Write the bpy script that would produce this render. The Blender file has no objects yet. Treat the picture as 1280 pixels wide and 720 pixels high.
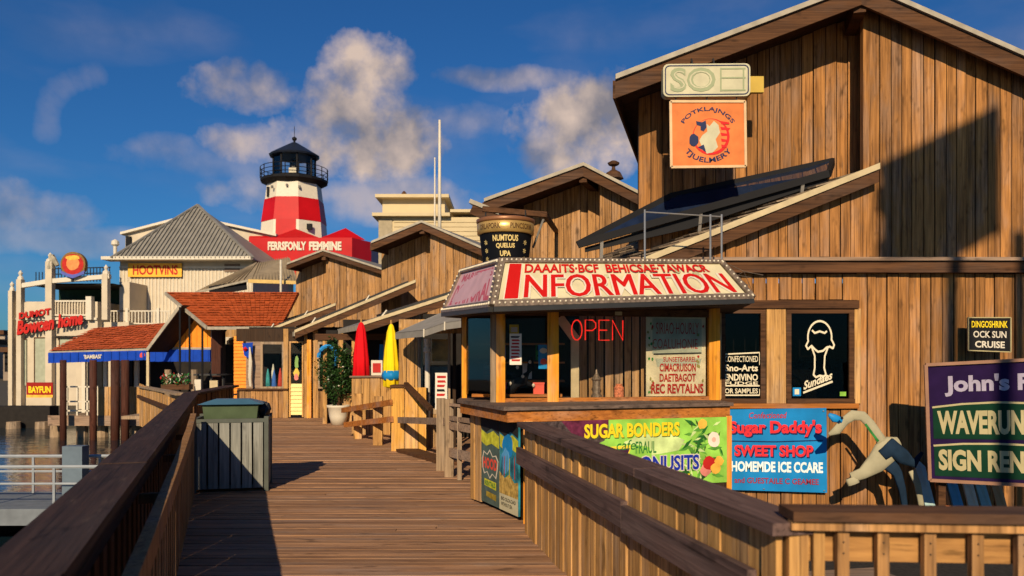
import bpy, math, random
from mathutils import Vector, Matrix
random.seed(7)
R = math.radians
scene = bpy.context.scene
C = scene.collection

# ------------------------------------------------------------------ camera
cam_d = bpy.data.cameras.new("camera"); cam = bpy.data.objects.new("camera", cam_d)
C.objects.link(cam); scene.camera = cam
cam.location = (0, 0, 1.6); cam.rotation_euler = (R(90), 0, 0)
cam_d.sensor_width = 36; cam_d.lens = 28.125; cam_d.shift_y = 88 / 1280
cam_d.clip_start = .05; cam_d.clip_end = 9000
cam_d.dof.use_dof = True; cam_d.dof.focus_distance = 10; cam_d.dof.aperture_fstop = 2.4

# ------------------------------------------------------------------ light
SUN_AZ, SUN_EL = 6.0, 26.0        # light comes from behind the camera, a little from the left
sd = bpy.data.lights.new("sun", 'SUN'); sun = bpy.data.objects.new("sun", sd); C.objects.link(sun)
sd.energy = 5.0; sd.angle = R(.55); sd.color = (1, .80, .54)
a, e = R(SUN_AZ), R(SUN_EL)
LD = Vector((math.sin(a) * math.cos(e), math.cos(a) * math.cos(e), -math.sin(e)))
sun.rotation_euler = LD.to_track_quat('-Z', 'Y').to_euler()
scene.view_settings.view_transform = 'Standard'; scene.view_settings.look = 'None'
scene.view_settings.exposure = 0.05; scene.view_settings.gamma = 1

def build_world():
    w = bpy.data.worlds.new("World"); scene.world = w; w.use_nodes = True
    nt = w.node_tree; N = nt.nodes; L = nt.links; N.clear()
    def m(op, a, b=None, c=None, clamp=False):
        n = N.new('ShaderNodeMath'); n.operation = op; n.use_clamp = clamp
        for i, v in enumerate((a, b, c)):
            if v is None: continue
            if isinstance(v, (int, float)): n.inputs[i].default_value = v
            else: L.new(v, n.inputs[i])
        return n.outputs[0]
    out = N.new('ShaderNodeOutputWorld'); bg = N.new('ShaderNodeBackground')
    sky = N.new('ShaderNodeTexSky'); sky.sky_type = 'NISHITA'; sky.sun_disc = False
    sky.sun_elevation = R(SUN_EL); sky.sun_rotation = math.atan2(-LD.x, -LD.y)
    sky.air_density = 1.1; sky.dust_density = .3; sky.ozone_density = 3.0
    tint = N.new('ShaderNodeMix'); tint.data_type = 'RGBA'; tint.blend_type = 'MULTIPLY'
    tint.inputs['Factor'].default_value = 1
    L.new(sky.outputs[0], tint.inputs['A']); tint.inputs['B'].default_value = (.20, .57, 1.0, 1)
    tc = N.new('ShaderNodeTexCoord'); sep = N.new('ShaderNodeSeparateXYZ'); L.new(tc.outputs['Generated'], sep.inputs[0])
    x, y, z = sep.outputs
    az = m('ARCTAN2', x, y); el = m('ARCSINE', z)
    nz = N.new('ShaderNodeTexNoise'); nz.inputs['Scale'].default_value = 9; nz.inputs['Detail'].default_value = 9
    nz.inputs['Roughness'].default_value = .62
    L.new(tc.outputs['Generated'], nz.inputs['Vector'])
    n1 = m('SUBTRACT', nz.outputs['Fac'], .5)
    nb = N.new('ShaderNodeTexNoise'); nb.inputs['Scale'].default_value = 26; nb.inputs['Detail'].default_value = 6
    L.new(tc.outputs['Generated'], nb.inputs['Vector'])
    n2 = m('SUBTRACT', nb.outputs['Fac'], .5)
    # clouds: centre (pixels of the photograph turned into directions), half sizes, density
    cl = [(462, 92, 62, 46, 1.0), (455, 140, 88, 56, 1.0), (420, 188, 95, 48, 1.0), (488, 172, 66, 46, 1.0), (425, 150, 60, 50, 1), (305, 110, 72, 30, .7), (325, 182, 62, 26, .75),
          (755, 160, 105, 60, 1.0), (700, 185, 60, 40, .8), (630, 98, 95, 15, .5), (450, 245, 170, 28, .5), (580, 150, 50, 22, .3),
          (5, 262, 60, 30, .45), (62, 268, 60, 24, .34), (205, 185, 40, 18, .28), (90, 300, 140, 18, .3), (300, 205, 120, 20, .2)]
    cl += [(120 - 62 * math.sin(R(t * 12)), 92 + 62 * (1 - math.cos(R(t * 12))), 15, 15, .13) for t in range(0, 9)]
    tot = None
    for (px, py, w_, h_, dn) in cl:
        d = Vector(((px - 640) / 1000, 1, (448 - py) / 1000)).normalized()
        a0 = math.atan2(d.x, d.y); e0 = math.asin(d.z)
        wa, we = w_ / 1000 * 1.05 / (1 + ((px - 640) / 1000) ** 2) ** .6, h_ / 1000
        dx = m('DIVIDE', m('SUBTRACT', az, a0), wa); dy = m('DIVIDE', m('SUBTRACT', el, e0), we)
        r2 = m('ADD', m('MULTIPLY', dx, dx), m('MULTIPLY', dy, dy))
        f = m('ADD', m('SUBTRACT', 1.15, r2), m('ADD', m('MULTIPLY', n1, 3.6), m('MULTIPLY', n2, 1.9)))
        f = m('MULTIPLY', m('SMOOTH_MIN', m('MAXIMUM', m('MULTIPLY', f, .85), 0), 1.0, .3), dn)
        tot = f if tot is None else m('MAXIMUM', tot, f)
    # thin wisps over the whole sky
    mp = N.new('ShaderNodeMapping'); mp.inputs['Scale'].default_value = (1.5, 1.5, 5); L.new(tc.outputs['Generated'], mp.inputs[0])
    nw = N.new('ShaderNodeTexNoise'); nw.inputs['Scale'].default_value = 2.2; nw.inputs['Detail'].default_value = 7
    L.new(mp.outputs[0], nw.inputs['Vector'])
    wis = m('MULTIPLY', m('SUBTRACT', nw.outputs['Fac'], .5), 1.3, clamp=True)
    tot = m('MINIMUM', m('ADD', tot, m('MULTIPLY', wis, .45)), .96)
    cr = N.new('ShaderNodeValToRGB')
    cr.color_ramp.elements[0].position = .36; cr.color_ramp.elements[0].color = (3.3, 3.1, 3.5, 1)
    cr.color_ramp.elements[1].position = .62; cr.color_ramp.elements[1].color = (10.2, 7.9, 6.5, 1)
    ns = N.new('ShaderNodeTexNoise'); ns.inputs['Scale'].default_value = 12; ns.inputs['Detail'].default_value = 5
    mp2 = N.new('ShaderNodeMapping'); mp2.inputs['Location'].default_value = (.02, 0, .03); L.new(tc.outputs['Generated'], mp2.inputs[0])
    L.new(mp2.outputs[0], ns.inputs['Vector'])
    L.new(m('ADD', ns.outputs['Fac'], m('MULTIPLY', n2, .35)), cr.inputs[0])
    mx = N.new('ShaderNodeMix'); mx.data_type = 'RGBA'
    L.new(tot, mx.inputs['Factor']); L.new(tint.outputs['Result'], mx.inputs['A']); L.new(cr.outputs[0], mx.inputs['B'])
    L.new(mx.outputs['Result'], bg.inputs[0]); bg.inputs[1].default_value = .066
    L.new(bg.outputs[0], out.inputs[0])
build_world()

# ------------------------------------------------------------------ helpers
def P(px, py, D):                      # a photograph pixel at a chosen distance
    return Vector(((px - 640) / 1000 * D, D, 1.6 + (448 - py) / 1000 * D))

MATS = {}
def mat(name, col, rough=.6, metal=0, var=.12, scale=6, bump=.0, emit=None, spec=None, objvar=.0):
    if name in MATS: return MATS[name]
    m = bpy.data.materials.new(name); m.use_nodes = True; nt = m.node_tree; b = nt.nodes['Principled BSDF']
    b.inputs['Roughness'].default_value = rough; b.inputs['Metallic'].default_value = metal
    b.inputs['Specular IOR Level'].default_value = spec if spec is not None else (.5 if metal > .2 or rough < .3 else .16)
    tc = nt.nodes.new('ShaderNodeTexCoord'); n = nt.nodes.new('ShaderNodeTexNoise')
    n.inputs['Scale'].default_value = scale; n.inputs['Detail'].default_value = 6
    nt.links.new(tc.outputs['Object'], n.inputs['Vector'])
    cr = nt.nodes.new('ShaderNodeValToRGB')
    cr.color_ramp.elements[0].position = .3; cr.color_ramp.elements[1].position = .7
    cr.color_ramp.elements[0].color = tuple(c * (1 - var) for c in col) + (1,)
    cr.color_ramp.elements[1].color = tuple(min(1, c * (1 + var)) for c in col) + (1,)
    nt.links.new(n.outputs['Fac'], cr.inputs[0])
    src = cr.outputs[0]
    if objvar:
        oi = nt.nodes.new('ShaderNodeObjectInfo'); hs = nt.nodes.new('ShaderNodeHueSaturation')
        mr = nt.nodes.new('ShaderNodeMapRange'); mr.inputs['To Min'].default_value = 1 - objvar; mr.inputs['To Max'].default_value = 1 + objvar
        nt.links.new(oi.outputs['Random'], mr.inputs[0]); nt.links.new(mr.outputs[0], hs.inputs['Value'])
        nt.links.new(src, hs.inputs['Color']); src = hs.outputs[0]
    nt.links.new(src, b.inputs['Base Color'])
    if bump:
        bp = nt.nodes.new('ShaderNodeBump'); bp.inputs['Strength'].default_value = bump; bp.inputs['Distance'].default_value = .01
        nt.links.new(n.outputs['Fac'], bp.inputs['Height']); nt.links.new(bp.outputs[0], b.inputs['Normal'])
    if emit:
        b.inputs['Emission Color'].default_value = col + (1,); b.inputs['Emission Strength'].default_value = emit
    MATS[name] = m; return m

def wood(name, dark, light, axis='z', ang=0, rough=.75, fine=34, objvar=.22, bump=.5, worn=None, wornamt=.5, grey=.45):
    """weathered board: streaks run along the axis (z, x, or x turned by ang)"""
    if name in MATS: return MATS[name]
    m = bpy.data.materials.new(name); m.use_nodes = True; nt = m.node_tree; N = nt.nodes; L = nt.links
    b = N['Principled BSDF']; b.inputs['Roughness'].default_value = rough; b.inputs['Specular IOR Level'].default_value = .14
    tc = N.new('ShaderNodeTexCoord'); oi = N.new('ShaderNodeObjectInfo')
    cmb = N.new('ShaderNodeCombineXYZ')
    ml = N.new('ShaderNodeMath'); ml.operation = 'MULTIPLY'; ml.inputs[1].default_value = 37; L.new(oi.outputs['Random'], ml.inputs[0])
    for i in range(3): L.new(ml.outputs[0], cmb.inputs[i])
    rot = N.new('ShaderNodeMapping'); rot.vector_type = 'POINT'; rot.inputs['Rotation'].default_value = (0, 0, -ang)
    L.new(tc.outputs['Object'], rot.inputs[0])
    ad = N.new('ShaderNodeVectorMath'); ad.operation = 'ADD'; L.new(rot.outputs[0], ad.inputs[0]); L.new(cmb.outputs[0], ad.inputs[1])
    def noise(s_across, s_along, detail=5):
        mp = N.new('ShaderNodeMapping')
        sc = [s_across] * 3; sc['xyz'.index(axis)] = s_along; mp.inputs['Scale'].default_value = sc
        L.new(ad.outputs[0], mp.inputs[0])
        n = N.new('ShaderNodeTexNoise'); n.inputs['Scale'].default_value = 1; n.inputs['Detail'].default_value = detail
        n.inputs['Roughness'].default_value = .65
        L.new(mp.outputs[0], n.inputs['Vector']); return n.outputs['Fac']
    g = noise(fine, 1.6); s = noise(7, .7, 3); k = noise(9, 3.5, 2)
    cr = N.new('ShaderNodeValToRGB'); cr.color_ramp.elements[0].position = .32; cr.color_ramp.elements[1].position = .66
    cr.color_ramp.elements[0].color = dark + (1,); cr.color_ramp.elements[1].color = light + (1,)
    av = N.new('ShaderNodeMath'); av.operation = 'MULTIPLY_ADD'; L.new(g, av.inputs[0]); av.inputs[1].default_value = .70
    mu = N.new('ShaderNodeMath'); mu.operation = 'MULTIPLY'; L.new(s, mu.inputs[0]); mu.inputs[1].default_value = .38
    L.new(mu.outputs[0], av.inputs[2]); L.new(av.outputs[0], cr.inputs[0])
    # dark stains / knots
    st = N.new('ShaderNodeMapRange'); st.inputs['From Min'].default_value = .24; st.inputs['From Max'].default_value = .40
    st.inputs['To Min'].default_value = .42; st.inputs['To Max'].default_value = 1; L.new(k, st.inputs[0])
    mx = N.new('ShaderNodeMix'); mx.data_type = 'RGBA'; mx.blend_type = 'MULTIPLY'; mx.inputs['Factor'].default_value = 1
    L.new(cr.outputs[0], mx.inputs['A']); L.new(st.outputs[0], mx.inputs['B'])
    src = mx.outputs['Result']
    ck = noise(fine * 1.9, .55, 4); cm_ = N.new('ShaderNodeMapRange'); cm_.inputs['From Min'].default_value = .36; cm_.inputs['From Max'].default_value = .44
    cm_.inputs['To Min'].default_value = .5; cm_.inputs['To Max'].default_value = 1; L.new(ck, cm_.inputs[0])
    mc = N.new('ShaderNodeMix'); mc.data_type = 'RGBA'; mc.blend_type = 'MULTIPLY'; mc.inputs['Factor'].default_value = 1
    L.new(src, mc.inputs['A']); L.new(cm_.outputs[0], mc.inputs['B']); src = mc.outputs['Result']
    # grey bleached areas
    gy = noise(2.3, .8, 4); gm_ = N.new('ShaderNodeMapRange'); gm_.inputs['From Min'].default_value = .48; gm_.inputs['From Max'].default_value = .68
    gm_.inputs['To Max'].default_value = grey; L.new(gy, gm_.inputs[0])
    hg = N.new('ShaderNodeHueSaturation'); hg.inputs['Saturation'].default_value = .45; hg.inputs['Value'].default_value = .8; L.new(src, hg.inputs['Color'])
    mg = N.new('ShaderNodeMix'); mg.data_type = 'RGBA'; L.new(gm_.outputs[0], mg.inputs['Factor']); L.new(src, mg.inputs['A']); L.new(hg.outputs[0], mg.inputs['B']); src = mg.outputs['Result']
    if worn:
        wv = noise(16, 2.2, 8)
        wr = N.new('ShaderNodeMapRange'); wr.inputs['From Min'].default_value = .60; wr.inputs['From Max'].default_value = .70
        wr.inputs['To Max'].default_value = wornamt; L.new(wv, wr.inputs[0])
        m3 = N.new('ShaderNodeMix'); m3.data_type = 'RGBA'; L.new(wr.outputs[0], m3.inputs['Factor']); L.new(src, m3.inputs['A'])
        m3.inputs['B'].default_value = worn + (1,); src = m3.outputs['Result']
    hs = N.new('ShaderNodeHueSaturation'); mr = N.new('ShaderNodeMapRange')
    mr.inputs['To Min'].default_value = 1 - objvar; mr.inputs['To Max'].default_value = 1 + objvar * .8
    L.new(oi.outputs['Random'], mr.inputs[0]); L.new(mr.outputs[0], hs.inputs['Value']); L.new(src, hs.inputs['Color'])
    L.new(hs.outputs[0], b.inputs['Base Color'])
    bp = N.new('ShaderNodeBump'); bp.inputs['Strength'].default_value = bump; bp.inputs['Distance'].default_value = .006
    L.new(av.outputs[0], bp.inputs['Height']); L.new(bp.outputs[0], b.inputs['Normal'])
    MATS[name] = m; return m

def glass(name='window_glass', tint=(.95, .95, .94), refl=.005):
    if name in MATS: return MATS[name]
    m = bpy.data.materials.new(name); m.use_nodes = True; nt = m.node_tree; N = nt.nodes; N.clear()
    o = N.new('ShaderNodeOutputMaterial'); t = N.new('ShaderNodeBsdfTransparent'); g = N.new('ShaderNodeBsdfGlossy'); mx = N.new('ShaderNodeMixShader')
    t.inputs[0].default_value = tint + (1,); g.inputs['Roughness'].default_value = .03
    fr = N.new('ShaderNodeFresnel'); fr.inputs[0].default_value = 1.5
    ad = N.new('ShaderNodeMath'); ad.operation = 'ADD'; ad.inputs[1].default_value = refl - .04; nt.links.new(fr.outputs[0], ad.inputs[0])
    nt.links.new(ad.outputs[0], mx.inputs[0]); nt.links.new(t.outputs[0], mx.inputs[1]); nt.links.new(g.outputs[0], mx.inputs[2])
    nt.links.new(mx.outputs[0], o.inputs[0]); MATS[name] = m; return m

ABS = {}
def origin(o): return ABS.get(o, Vector((0, 0, 0))) if o else Vector((0, 0, 0))

class MB:
    def __init__(s): s.v = []; s.f = []
    def add(s, vs, fs):
        k = len(s.v); s.v += [Vector(p) for p in vs]; s.f += [tuple(i + k for i in f) for f in fs]; return s
    def box(s, x0, x1, y0, y1, z0, z1):
        return s.hexa([(x0, y0), (x1, y0), (x1, y1), (x0, y1)], z0, z1)
    def hexa(s, foot, z0, z1):
        n = len(foot)
        f = [tuple(reversed(range(n))), tuple(range(n, 2 * n))] + [(i, (i + 1) % n, n + (i + 1) % n, n + i) for i in range(n)]
        zf = z0 if isinstance(z0, (list, tuple)) else [z0] * n; zt = z1 if isinstance(z1, (list, tuple)) else [z1] * n
        return s.add([(p[0], p[1], zf[i]) for i, p in enumerate(foot)] + [(p[0], p[1], zt[i]) for i, p in enumerate(foot)], f)
    def slab(s, pts, vec):            # polygon extruded along vec
        n = len(pts); vec = Vector(vec)
        f = [tuple(range(n)), tuple(reversed(range(n, 2 * n)))] + [(i, n + i, n + (i + 1) % n, (i + 1) % n) for i in range(n)]
        return s.add([Vector(p) for p in pts] + [Vector(p) + vec for p in pts], f)
    def bar(s, p, q, w, h, up=(0, 0, 1)):   # w across, h along 'up'
        p, q = Vector(p), Vector(q); d = (q - p).normalized(); u = Vector(up); sd_ = d.cross(u)
        if sd_.length < 1e-4: sd_ = d.cross(Vector((0, 1, 0)))
        sd_.normalize(); u = sd_.cross(d).normalized()
        c = [(-w / 2, -h / 2), (w / 2, -h / 2), (w / 2, h / 2), (-w / 2, h / 2)]
        return s.add([p + sd_ * i + u * j for i, j in c] + [q + sd_ * i + u * j for i, j in c],
                     [(3, 2, 1, 0), (4, 5, 6, 7), (0, 1, 5, 4), (1, 2, 6, 5), (2, 3, 7, 6), (3, 0, 4, 7)])
    def tube(s, path, r, n=6):
        path = [Vector(p) for p in path]; rs = r if isinstance(r, (list, tuple)) else [r] * len(path); vs = []; fs = []
        for i, p in enumerate(path):
            d = (path[min(i + 1, len(path) - 1)] - path[max(i - 1, 0)]).normalized()
            a_ = Vector((0, 0, 1)) if abs(d.z) < .9 else Vector((1, 0, 0))
            u = d.cross(a_).normalized(); w = d.cross(u)
            for k in range(n):
                t = 2 * math.pi * k / n; vs.append(p + (u * math.cos(t) + w * math.sin(t)) * rs[i])
        for i in range(len(path) - 1):
            for k in range(n):
                fs.append((i * n + k, i * n + (k + 1) % n, (i + 1) * n + (k + 1) % n, (i + 1) * n + k))
        fs += [tuple(reversed(range(n))), tuple(range((len(path) - 1) * n, len(path) * n))]
        return s.add(vs, fs)
    def lathe(s, c, prof, n=16, ph=0, fold=None):
        vs = []; fs = []; m_ = len(prof)
        for (r, z) in prof:
            for k in range(n):
                t = 2 * math.pi * k / n + ph; rr = r * (fold(k, z) if fold else 1)
                vs.append((c[0] + rr * math.cos(t), c[1] + rr * math.sin(t), c[2] + z))
        for i in range(m_ - 1):
            for k in range(n): fs.append((i * n + k, i * n + (k + 1) % n, (i + 1) * n + (k + 1) % n, (i + 1) * n + k))
        fs += [tuple(reversed(range(n))), tuple(range((m_ - 1) * n, m_ * n))]
        return s.add(vs, fs)
    def mesh(s, name, off=Vector((0, 0, 0))):
        me = bpy.data.meshes.new(name); me.from_pydata([tuple(p - off) for p in s.v], [], s.f)
        me.validate(); 
        return me

def props(o, label=None, cat=None, group=None, kind=None):
    if label: o['label'] = label
    if cat: o['category'] = cat
    if group: o['group'] = group
    if kind: o['kind'] = kind
    return o

def fixn(me):
    import bmesh
    b = bmesh.new(); b.from_mesh(me); bmesh.ops.recalc_face_normals(b, faces=b.faces[:]); b.to_mesh(me); b.free()

def obj(name, mb, m, parent=None, smooth=False, kind=None, label=None, cat=None, group=None):
    off = origin(parent)
    me = mb.mesh(name, off); fixn(me); me.materials.append(m)
    if smooth:
        for p in me.polygons: p.use_smooth = True
    o = bpy.data.objects.new(name, me); C.objects.link(o)
    if parent: o.parent = parent; ABS[o] = off
    else: ABS[o] = Vector((0, 0, 0))
    props(o, label, cat, group, kind); return o

def lone(name, mb, m, loc, label, cat, group=None, smooth=False):   # a thing that is one mesh
    me = mb.mesh(name, Vector(loc)); fixn(me); me.materials.append(m)
    if smooth:
        for p in me.polygons: p.use_smooth = True
    o = bpy.data.objects.new(name, me); C.objects.link(o); o.location = loc; ABS[o] = Vector(loc)
    return props(o, label, cat, group)

def thing(name, loc, label=None, cat=None, group=None, kind=None):
    o = bpy.data.objects.new(name, None); C.objects.link(o); o.location = loc; o.empty_display_size = .2
    ABS[o] = Vector(loc); return props(o, label, cat, group, kind)

def copy_tree(o, loc, label=None, parent=None):
    c = o.copy(); C.objects.link(c)
    if parent is None: c.location = loc
    else: c.parent = parent
    if label: c['label'] = label
    for ch in o.children: copy_tree(ch, None, None, c)
    return c

def rotz(T, piv, ang):      # turn a finished thing about a vertical axis
    T.location = piv + Matrix.Rotation(ang, 3, 'Z') @ (T.location - piv); T.rotation_euler.z = ang

# --- text
_tc = {}
def text_mesh(s, bold=0.0, shear=0.0):
    k = (s, bold, shear)
    if k in _tc: return _tc[k]
    cu = bpy.data.curves.new('t', 'FONT'); cu.body = s; cu.offset = bold; cu.shear = shear; cu.resolution_u = 3; cu.fill_mode = 'FRONT'
    o = bpy.data.objects.new('t', cu); C.objects.link(o)
    dg = bpy.context.evaluated_depsgraph_get(); dg.update()
    me = bpy.data.meshes.new_from_object(o.evaluated_get(dg))
    vs = [v.co.copy() for v in me.vertices]; fs = [tuple(p.vertices) for p in me.polygons]
    bpy.data.objects.remove(o); bpy.data.curves.remove(cu); bpy.data.meshes.remove(me)
    x0 = min(v.x for v in vs); x1 = max(v.x for v in vs); y0 = min(v.y for v in vs); y1 = max(v.y for v in vs)
    vs = [((v.x - x0) / (x1 - x0), (v.y - y0) / (y1 - y0)) for v in vs]
    _tc[k] = (vs, fs); return _tc[k]

def quadmap(bl, br, tr, tl, off=.006):
    bl, br, tr, tl = map(Vector, (bl, br, tr, tl)); n = (br - bl).cross(tl - bl).normalized()
    def f(u, v, h=0):
        return (bl * (1 - u) + br * u) * (1 - v) + (tl * (1 - u) + tr * u) * v + n * (off + h)
    f.n = n; return f

def text(parent, s, f, r, m, bold=.02, h=0, shear=0, arc=None, name='lettering'):
    """r=(u0,v0,u1,v1) on the surface map f; arc=(cu,cv,r0,r1,a0,a1) in uv units bends it"""
    vs, fs = text_mesh(s, bold, shear); out = []
    for (u, v) in vs:
        if arc:
            cu, cv, ar, r0, r1, a0, a1 = arc
            t = R(a0 + (a1 - a0) * u); rr = r0 + (r1 - r0) * v
            out.append(f(cu + rr * math.cos(t) * ar, cv + rr * math.sin(t), h))
        else: out.append(f(r[0] + (r[2] - r[0]) * u, r[1] + (r[3] - r[1]) * v, h))
    mb = MB(); mb.add(out, fs)
    off = origin(parent); me = mb.mesh(name, off); me.materials.append(m)
    o = bpy.data.objects.new(name, me); C.objects.link(o); o.parent = parent; ABS[o] = off
    return o

def patch(parent, f, poly, m, h=0, name='print'):
    mb = MB(); mb.add([f(u, v, h) for u, v in poly], [tuple(range(len(poly)))])
    off = origin(parent); me = mb.mesh(name, off); me.materials.append(m)
    o = bpy.data.objects.new(name, me); C.objects.link(o); o.parent = parent; ABS[o] = off; return o

def circ(cu, cv, ru, rv, n=18, wob=0):
    return [(cu + ru * math.cos(t) * (1 + wob * random.uniform(-1, 1)), cv + rv * math.sin(t) * (1 + wob * random.uniform(-1, 1))) for t in [2 * math.pi * i / n for i in range(n)]]

def stroke(pts, w, ar=1.0):            # polyline in uv -> list of quads
    out = []
    for (x0, y0), (x1, y1) in zip(pts[:-1], pts[1:]):
        dx, dy = (x1 - x0) / ar, y1 - y0; l = math.hypot(dx, dy) or 1
        nx, ny = -dy / l * w * ar, dx / l * w; ex, ey = dx / l * w * .4 * ar, dy / l * w * .4
        out.append([(x0 + nx - ex, y0 + ny - ey), (x0 - nx - ex, y0 - ny - ey), (x1 - nx + ex, y1 - ny + ey), (x1 + nx + ex, y1 + ny + ey)])
    return out
def strokes(parent, f, lines, w, m, ar=1.0, h=0, name='print'):
    mb = MB()
    for k, l in enumerate(lines):
        for j, q in enumerate(stroke(l, w, ar)): mb.add([f(u, v, h + .0002 * ((j + k) % 5)) for u, v in q], [(0, 1, 2, 3)])
    off = origin(parent); me = mb.mesh(name, off); me.materials.append(m)
    o = bpy.data.objects.new(name, me); C.objects.link(o); o.parent = parent; ABS[o] = off; return o

# --- board walls
def boards(parent, A, B, zb, zt, m, pitch=.15, gap=.012, th=.022, name='board', side=-1, jit=.008, proud=.024, alt=0, backing=None, backmat=None, backth=.03):
    """vertical boards standing along A->B; side=-1: outside is to the right of A->B"""
    A = Vector(A); B = Vector(B); d = (B - A); Ln = d.length; d /= Ln
    n = Vector((d.y, -d.x)) * (1 if side < 0 else -1)
    zb_ = zb if callable(zb) else (lambda s: zb); zt_ = zt if callable(zt) else (lambda s: zt)
    s = 0; i = 0; out = []
    while s < Ln - .02:
        w = pitch * random.uniform(.86, 1.16); e = min(s + w - gap, Ln)
        if Ln - e < .05: e = Ln
        o = random.uniform(0, proud) + (alt if i % 2 else 0)
        p0 = A + d * s + n * o; p1 = A + d * e + n * o; t_ = n * th
        j0 = random.uniform(-jit, jit); j1 = random.uniform(-jit, jit)
        mb = MB().hexa([p0, p1, p1 + t_, p0 + t_], [zb_(s) + j0, zb_(e) + j0, zb_(e) + j0, zb_(s) + j0], [zt_(s) + j1, zt_(e) + j1, zt_(e) + j1, zt_(s) + j1])
        if zt_((s + e) / 2) - zb_((s + e) / 2) > .03: out.append(obj(name, mb, m, parent))
        s = e + gap; i += 1
        if e >= Ln: break
    return out

def backing(parent, A, B, pts, m, th=.05, name='backing', side=-1):
    """sheet behind boards: pts = [(s, z)...] polygon in the wall plane"""
    A = Vector(A); B = Vector(B); d = (B - A).normalized(); n = Vector((d.y, -d.x, 0)) * (1 if side < 0 else -1)
    poly = [Vector((A.x + d.x * s, A.y + d.y * s, z)) - n * .003 for s, z in pts]
    return obj(name, MB().slab(poly, -n * th), m, parent)

# ------------------------------------------------------------------ materials
W_wall = wood('wall_board_wood', (.075, .030, .011), (.45, .205, .062), 'z', worn=(.10, .075, .055), wornamt=.4)
W_wall2 = wood('aged_wall_board_wood', (.12, .056, .022), (.50, .265, .10), 'z', worn=(.13, .10, .08), wornamt=.35)
W_fence = wood('fence_board_wood', (.19, .085, .028), (.66, .37, .125), 'z', objvar=.16)
W_post = wood('orange_post_wood', (.50, .16, .015), (.85, .37, .035), 'z', fine=22, objvar=.1)
W_postx = wood('orange_rail_wood', (.20, .06, .012), (.50, .18, .036), 'x', fine=30, objvar=.1)
W_dark = wood('dark_wall_void', (.03, .017, .01), (.06, .033, .018), 'z')
W_fascia = wood('fascia_wood', (.035, .016, .009), (.125, .056, .024), 'x', objvar=.15)
W_deck = wood('deck_plank_wood', (.14, .068, .038), (.45, .25, .135), 'x', fine=60, objvar=.2, bump=.8, worn=(.04, .022, .016), wornamt=.6)
FANG = math.atan2(-4.41, .86)
LANG = math.atan2(.941, -.339)
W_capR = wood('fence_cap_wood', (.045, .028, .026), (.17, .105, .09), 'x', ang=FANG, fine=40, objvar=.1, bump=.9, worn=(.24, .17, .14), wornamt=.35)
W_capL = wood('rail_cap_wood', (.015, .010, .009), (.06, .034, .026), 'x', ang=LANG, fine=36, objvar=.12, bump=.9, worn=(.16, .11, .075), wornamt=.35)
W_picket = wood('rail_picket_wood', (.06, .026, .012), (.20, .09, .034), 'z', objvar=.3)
W_hand = wood('handrail_wood', (.13, .06, .025), (.44, .23, .085), 'z', objvar=.2)
W_grey = wood('silvered_post_wood', (.15, .10, .06), (.42, .30, .19), 'z', objvar=.2)
W_greyx = wood('silvered_rail_wood', (.13, .085, .06), (.36, .24, .16), 'x', objvar=.2)
W_pile = wood('red_brown_pile_wood', (.035, .012, .008), (.10, .035, .022), 'z')
W_shake = wood('roof_shake_wood', (.10, .07, .05), (.33, .25, .17), 'x', ang=R(20), objvar=.35)
W_binsl = wood('grey_bin_slat_wood', (.11, .115, .105), (.31, .31, .275), 'z', fine=28, objvar=.12)
W_orange = mat('orange_siding_paint', (.85, .27, .02), .55, var=.12, objvar=.08)
W_panel = wood('panel_wood', (.16, .07, .024), (.50, .26, .085), 'x', fine=20)
drip = mat('pale_drip_edge', (.36, .32, .25), .5, var=.18)
cream = mat('cream_rake_paint', (.52, .42, .25), .5, var=.15)
greyroof = mat('grey_roof_felt', (.20, .19, .18), .8, var=.2, bump=.4, scale=20)
metalroof = mat('grey_roof_metal', (.26, .245, .215), .5, metal=.1, var=.15, scale=2)
redroof = mat('red_shingle', (.46, .095, .03), .7, var=.22, scale=14, objvar=.12)
white = mat('white_paint', (.64, .58, .47), .5, var=.06)
offwhite = mat('cream_wall_paint', (.56, .48, .36), .6, var=.08, scale=2)
black = mat('black_paint', (.010, .010, .012), .7, var=.1, spec=.15)
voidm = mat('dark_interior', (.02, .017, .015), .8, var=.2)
red = mat('red_paint', (.62, .012, .012), .45, var=.1)
dred = mat('dark_red_print', (.45, .02, .015), .5, var=.2)
yellow = mat('yellow_paint', (.85, .62, .02), .5, var=.08)
blue = mat('blue_canvas', (.004, .05, .40), .7, var=.12)
bluep = mat('blue_print', (.01, .21, .52), .45, var=.2, scale=3)
navy = mat('navy_paint', (.012, .02, .08), .4, var=.15)
green = mat('green_print', (.03, .18, .04), .5, var=.3, scale=12)
lgreen = mat('lime_print', (.28, .58, .08), .4, var=.3, scale=5)
metal = mat('galvanised_metal', (.42, .40, .37), .4, metal=.7, var=.1)
darkmetal = mat('dark_metal', (.05, .048, .045), .4, metal=.5, var=.1)
G = glass()
Gd = glass('dark_window_glass', (.5, .5, .5), .01)

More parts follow.
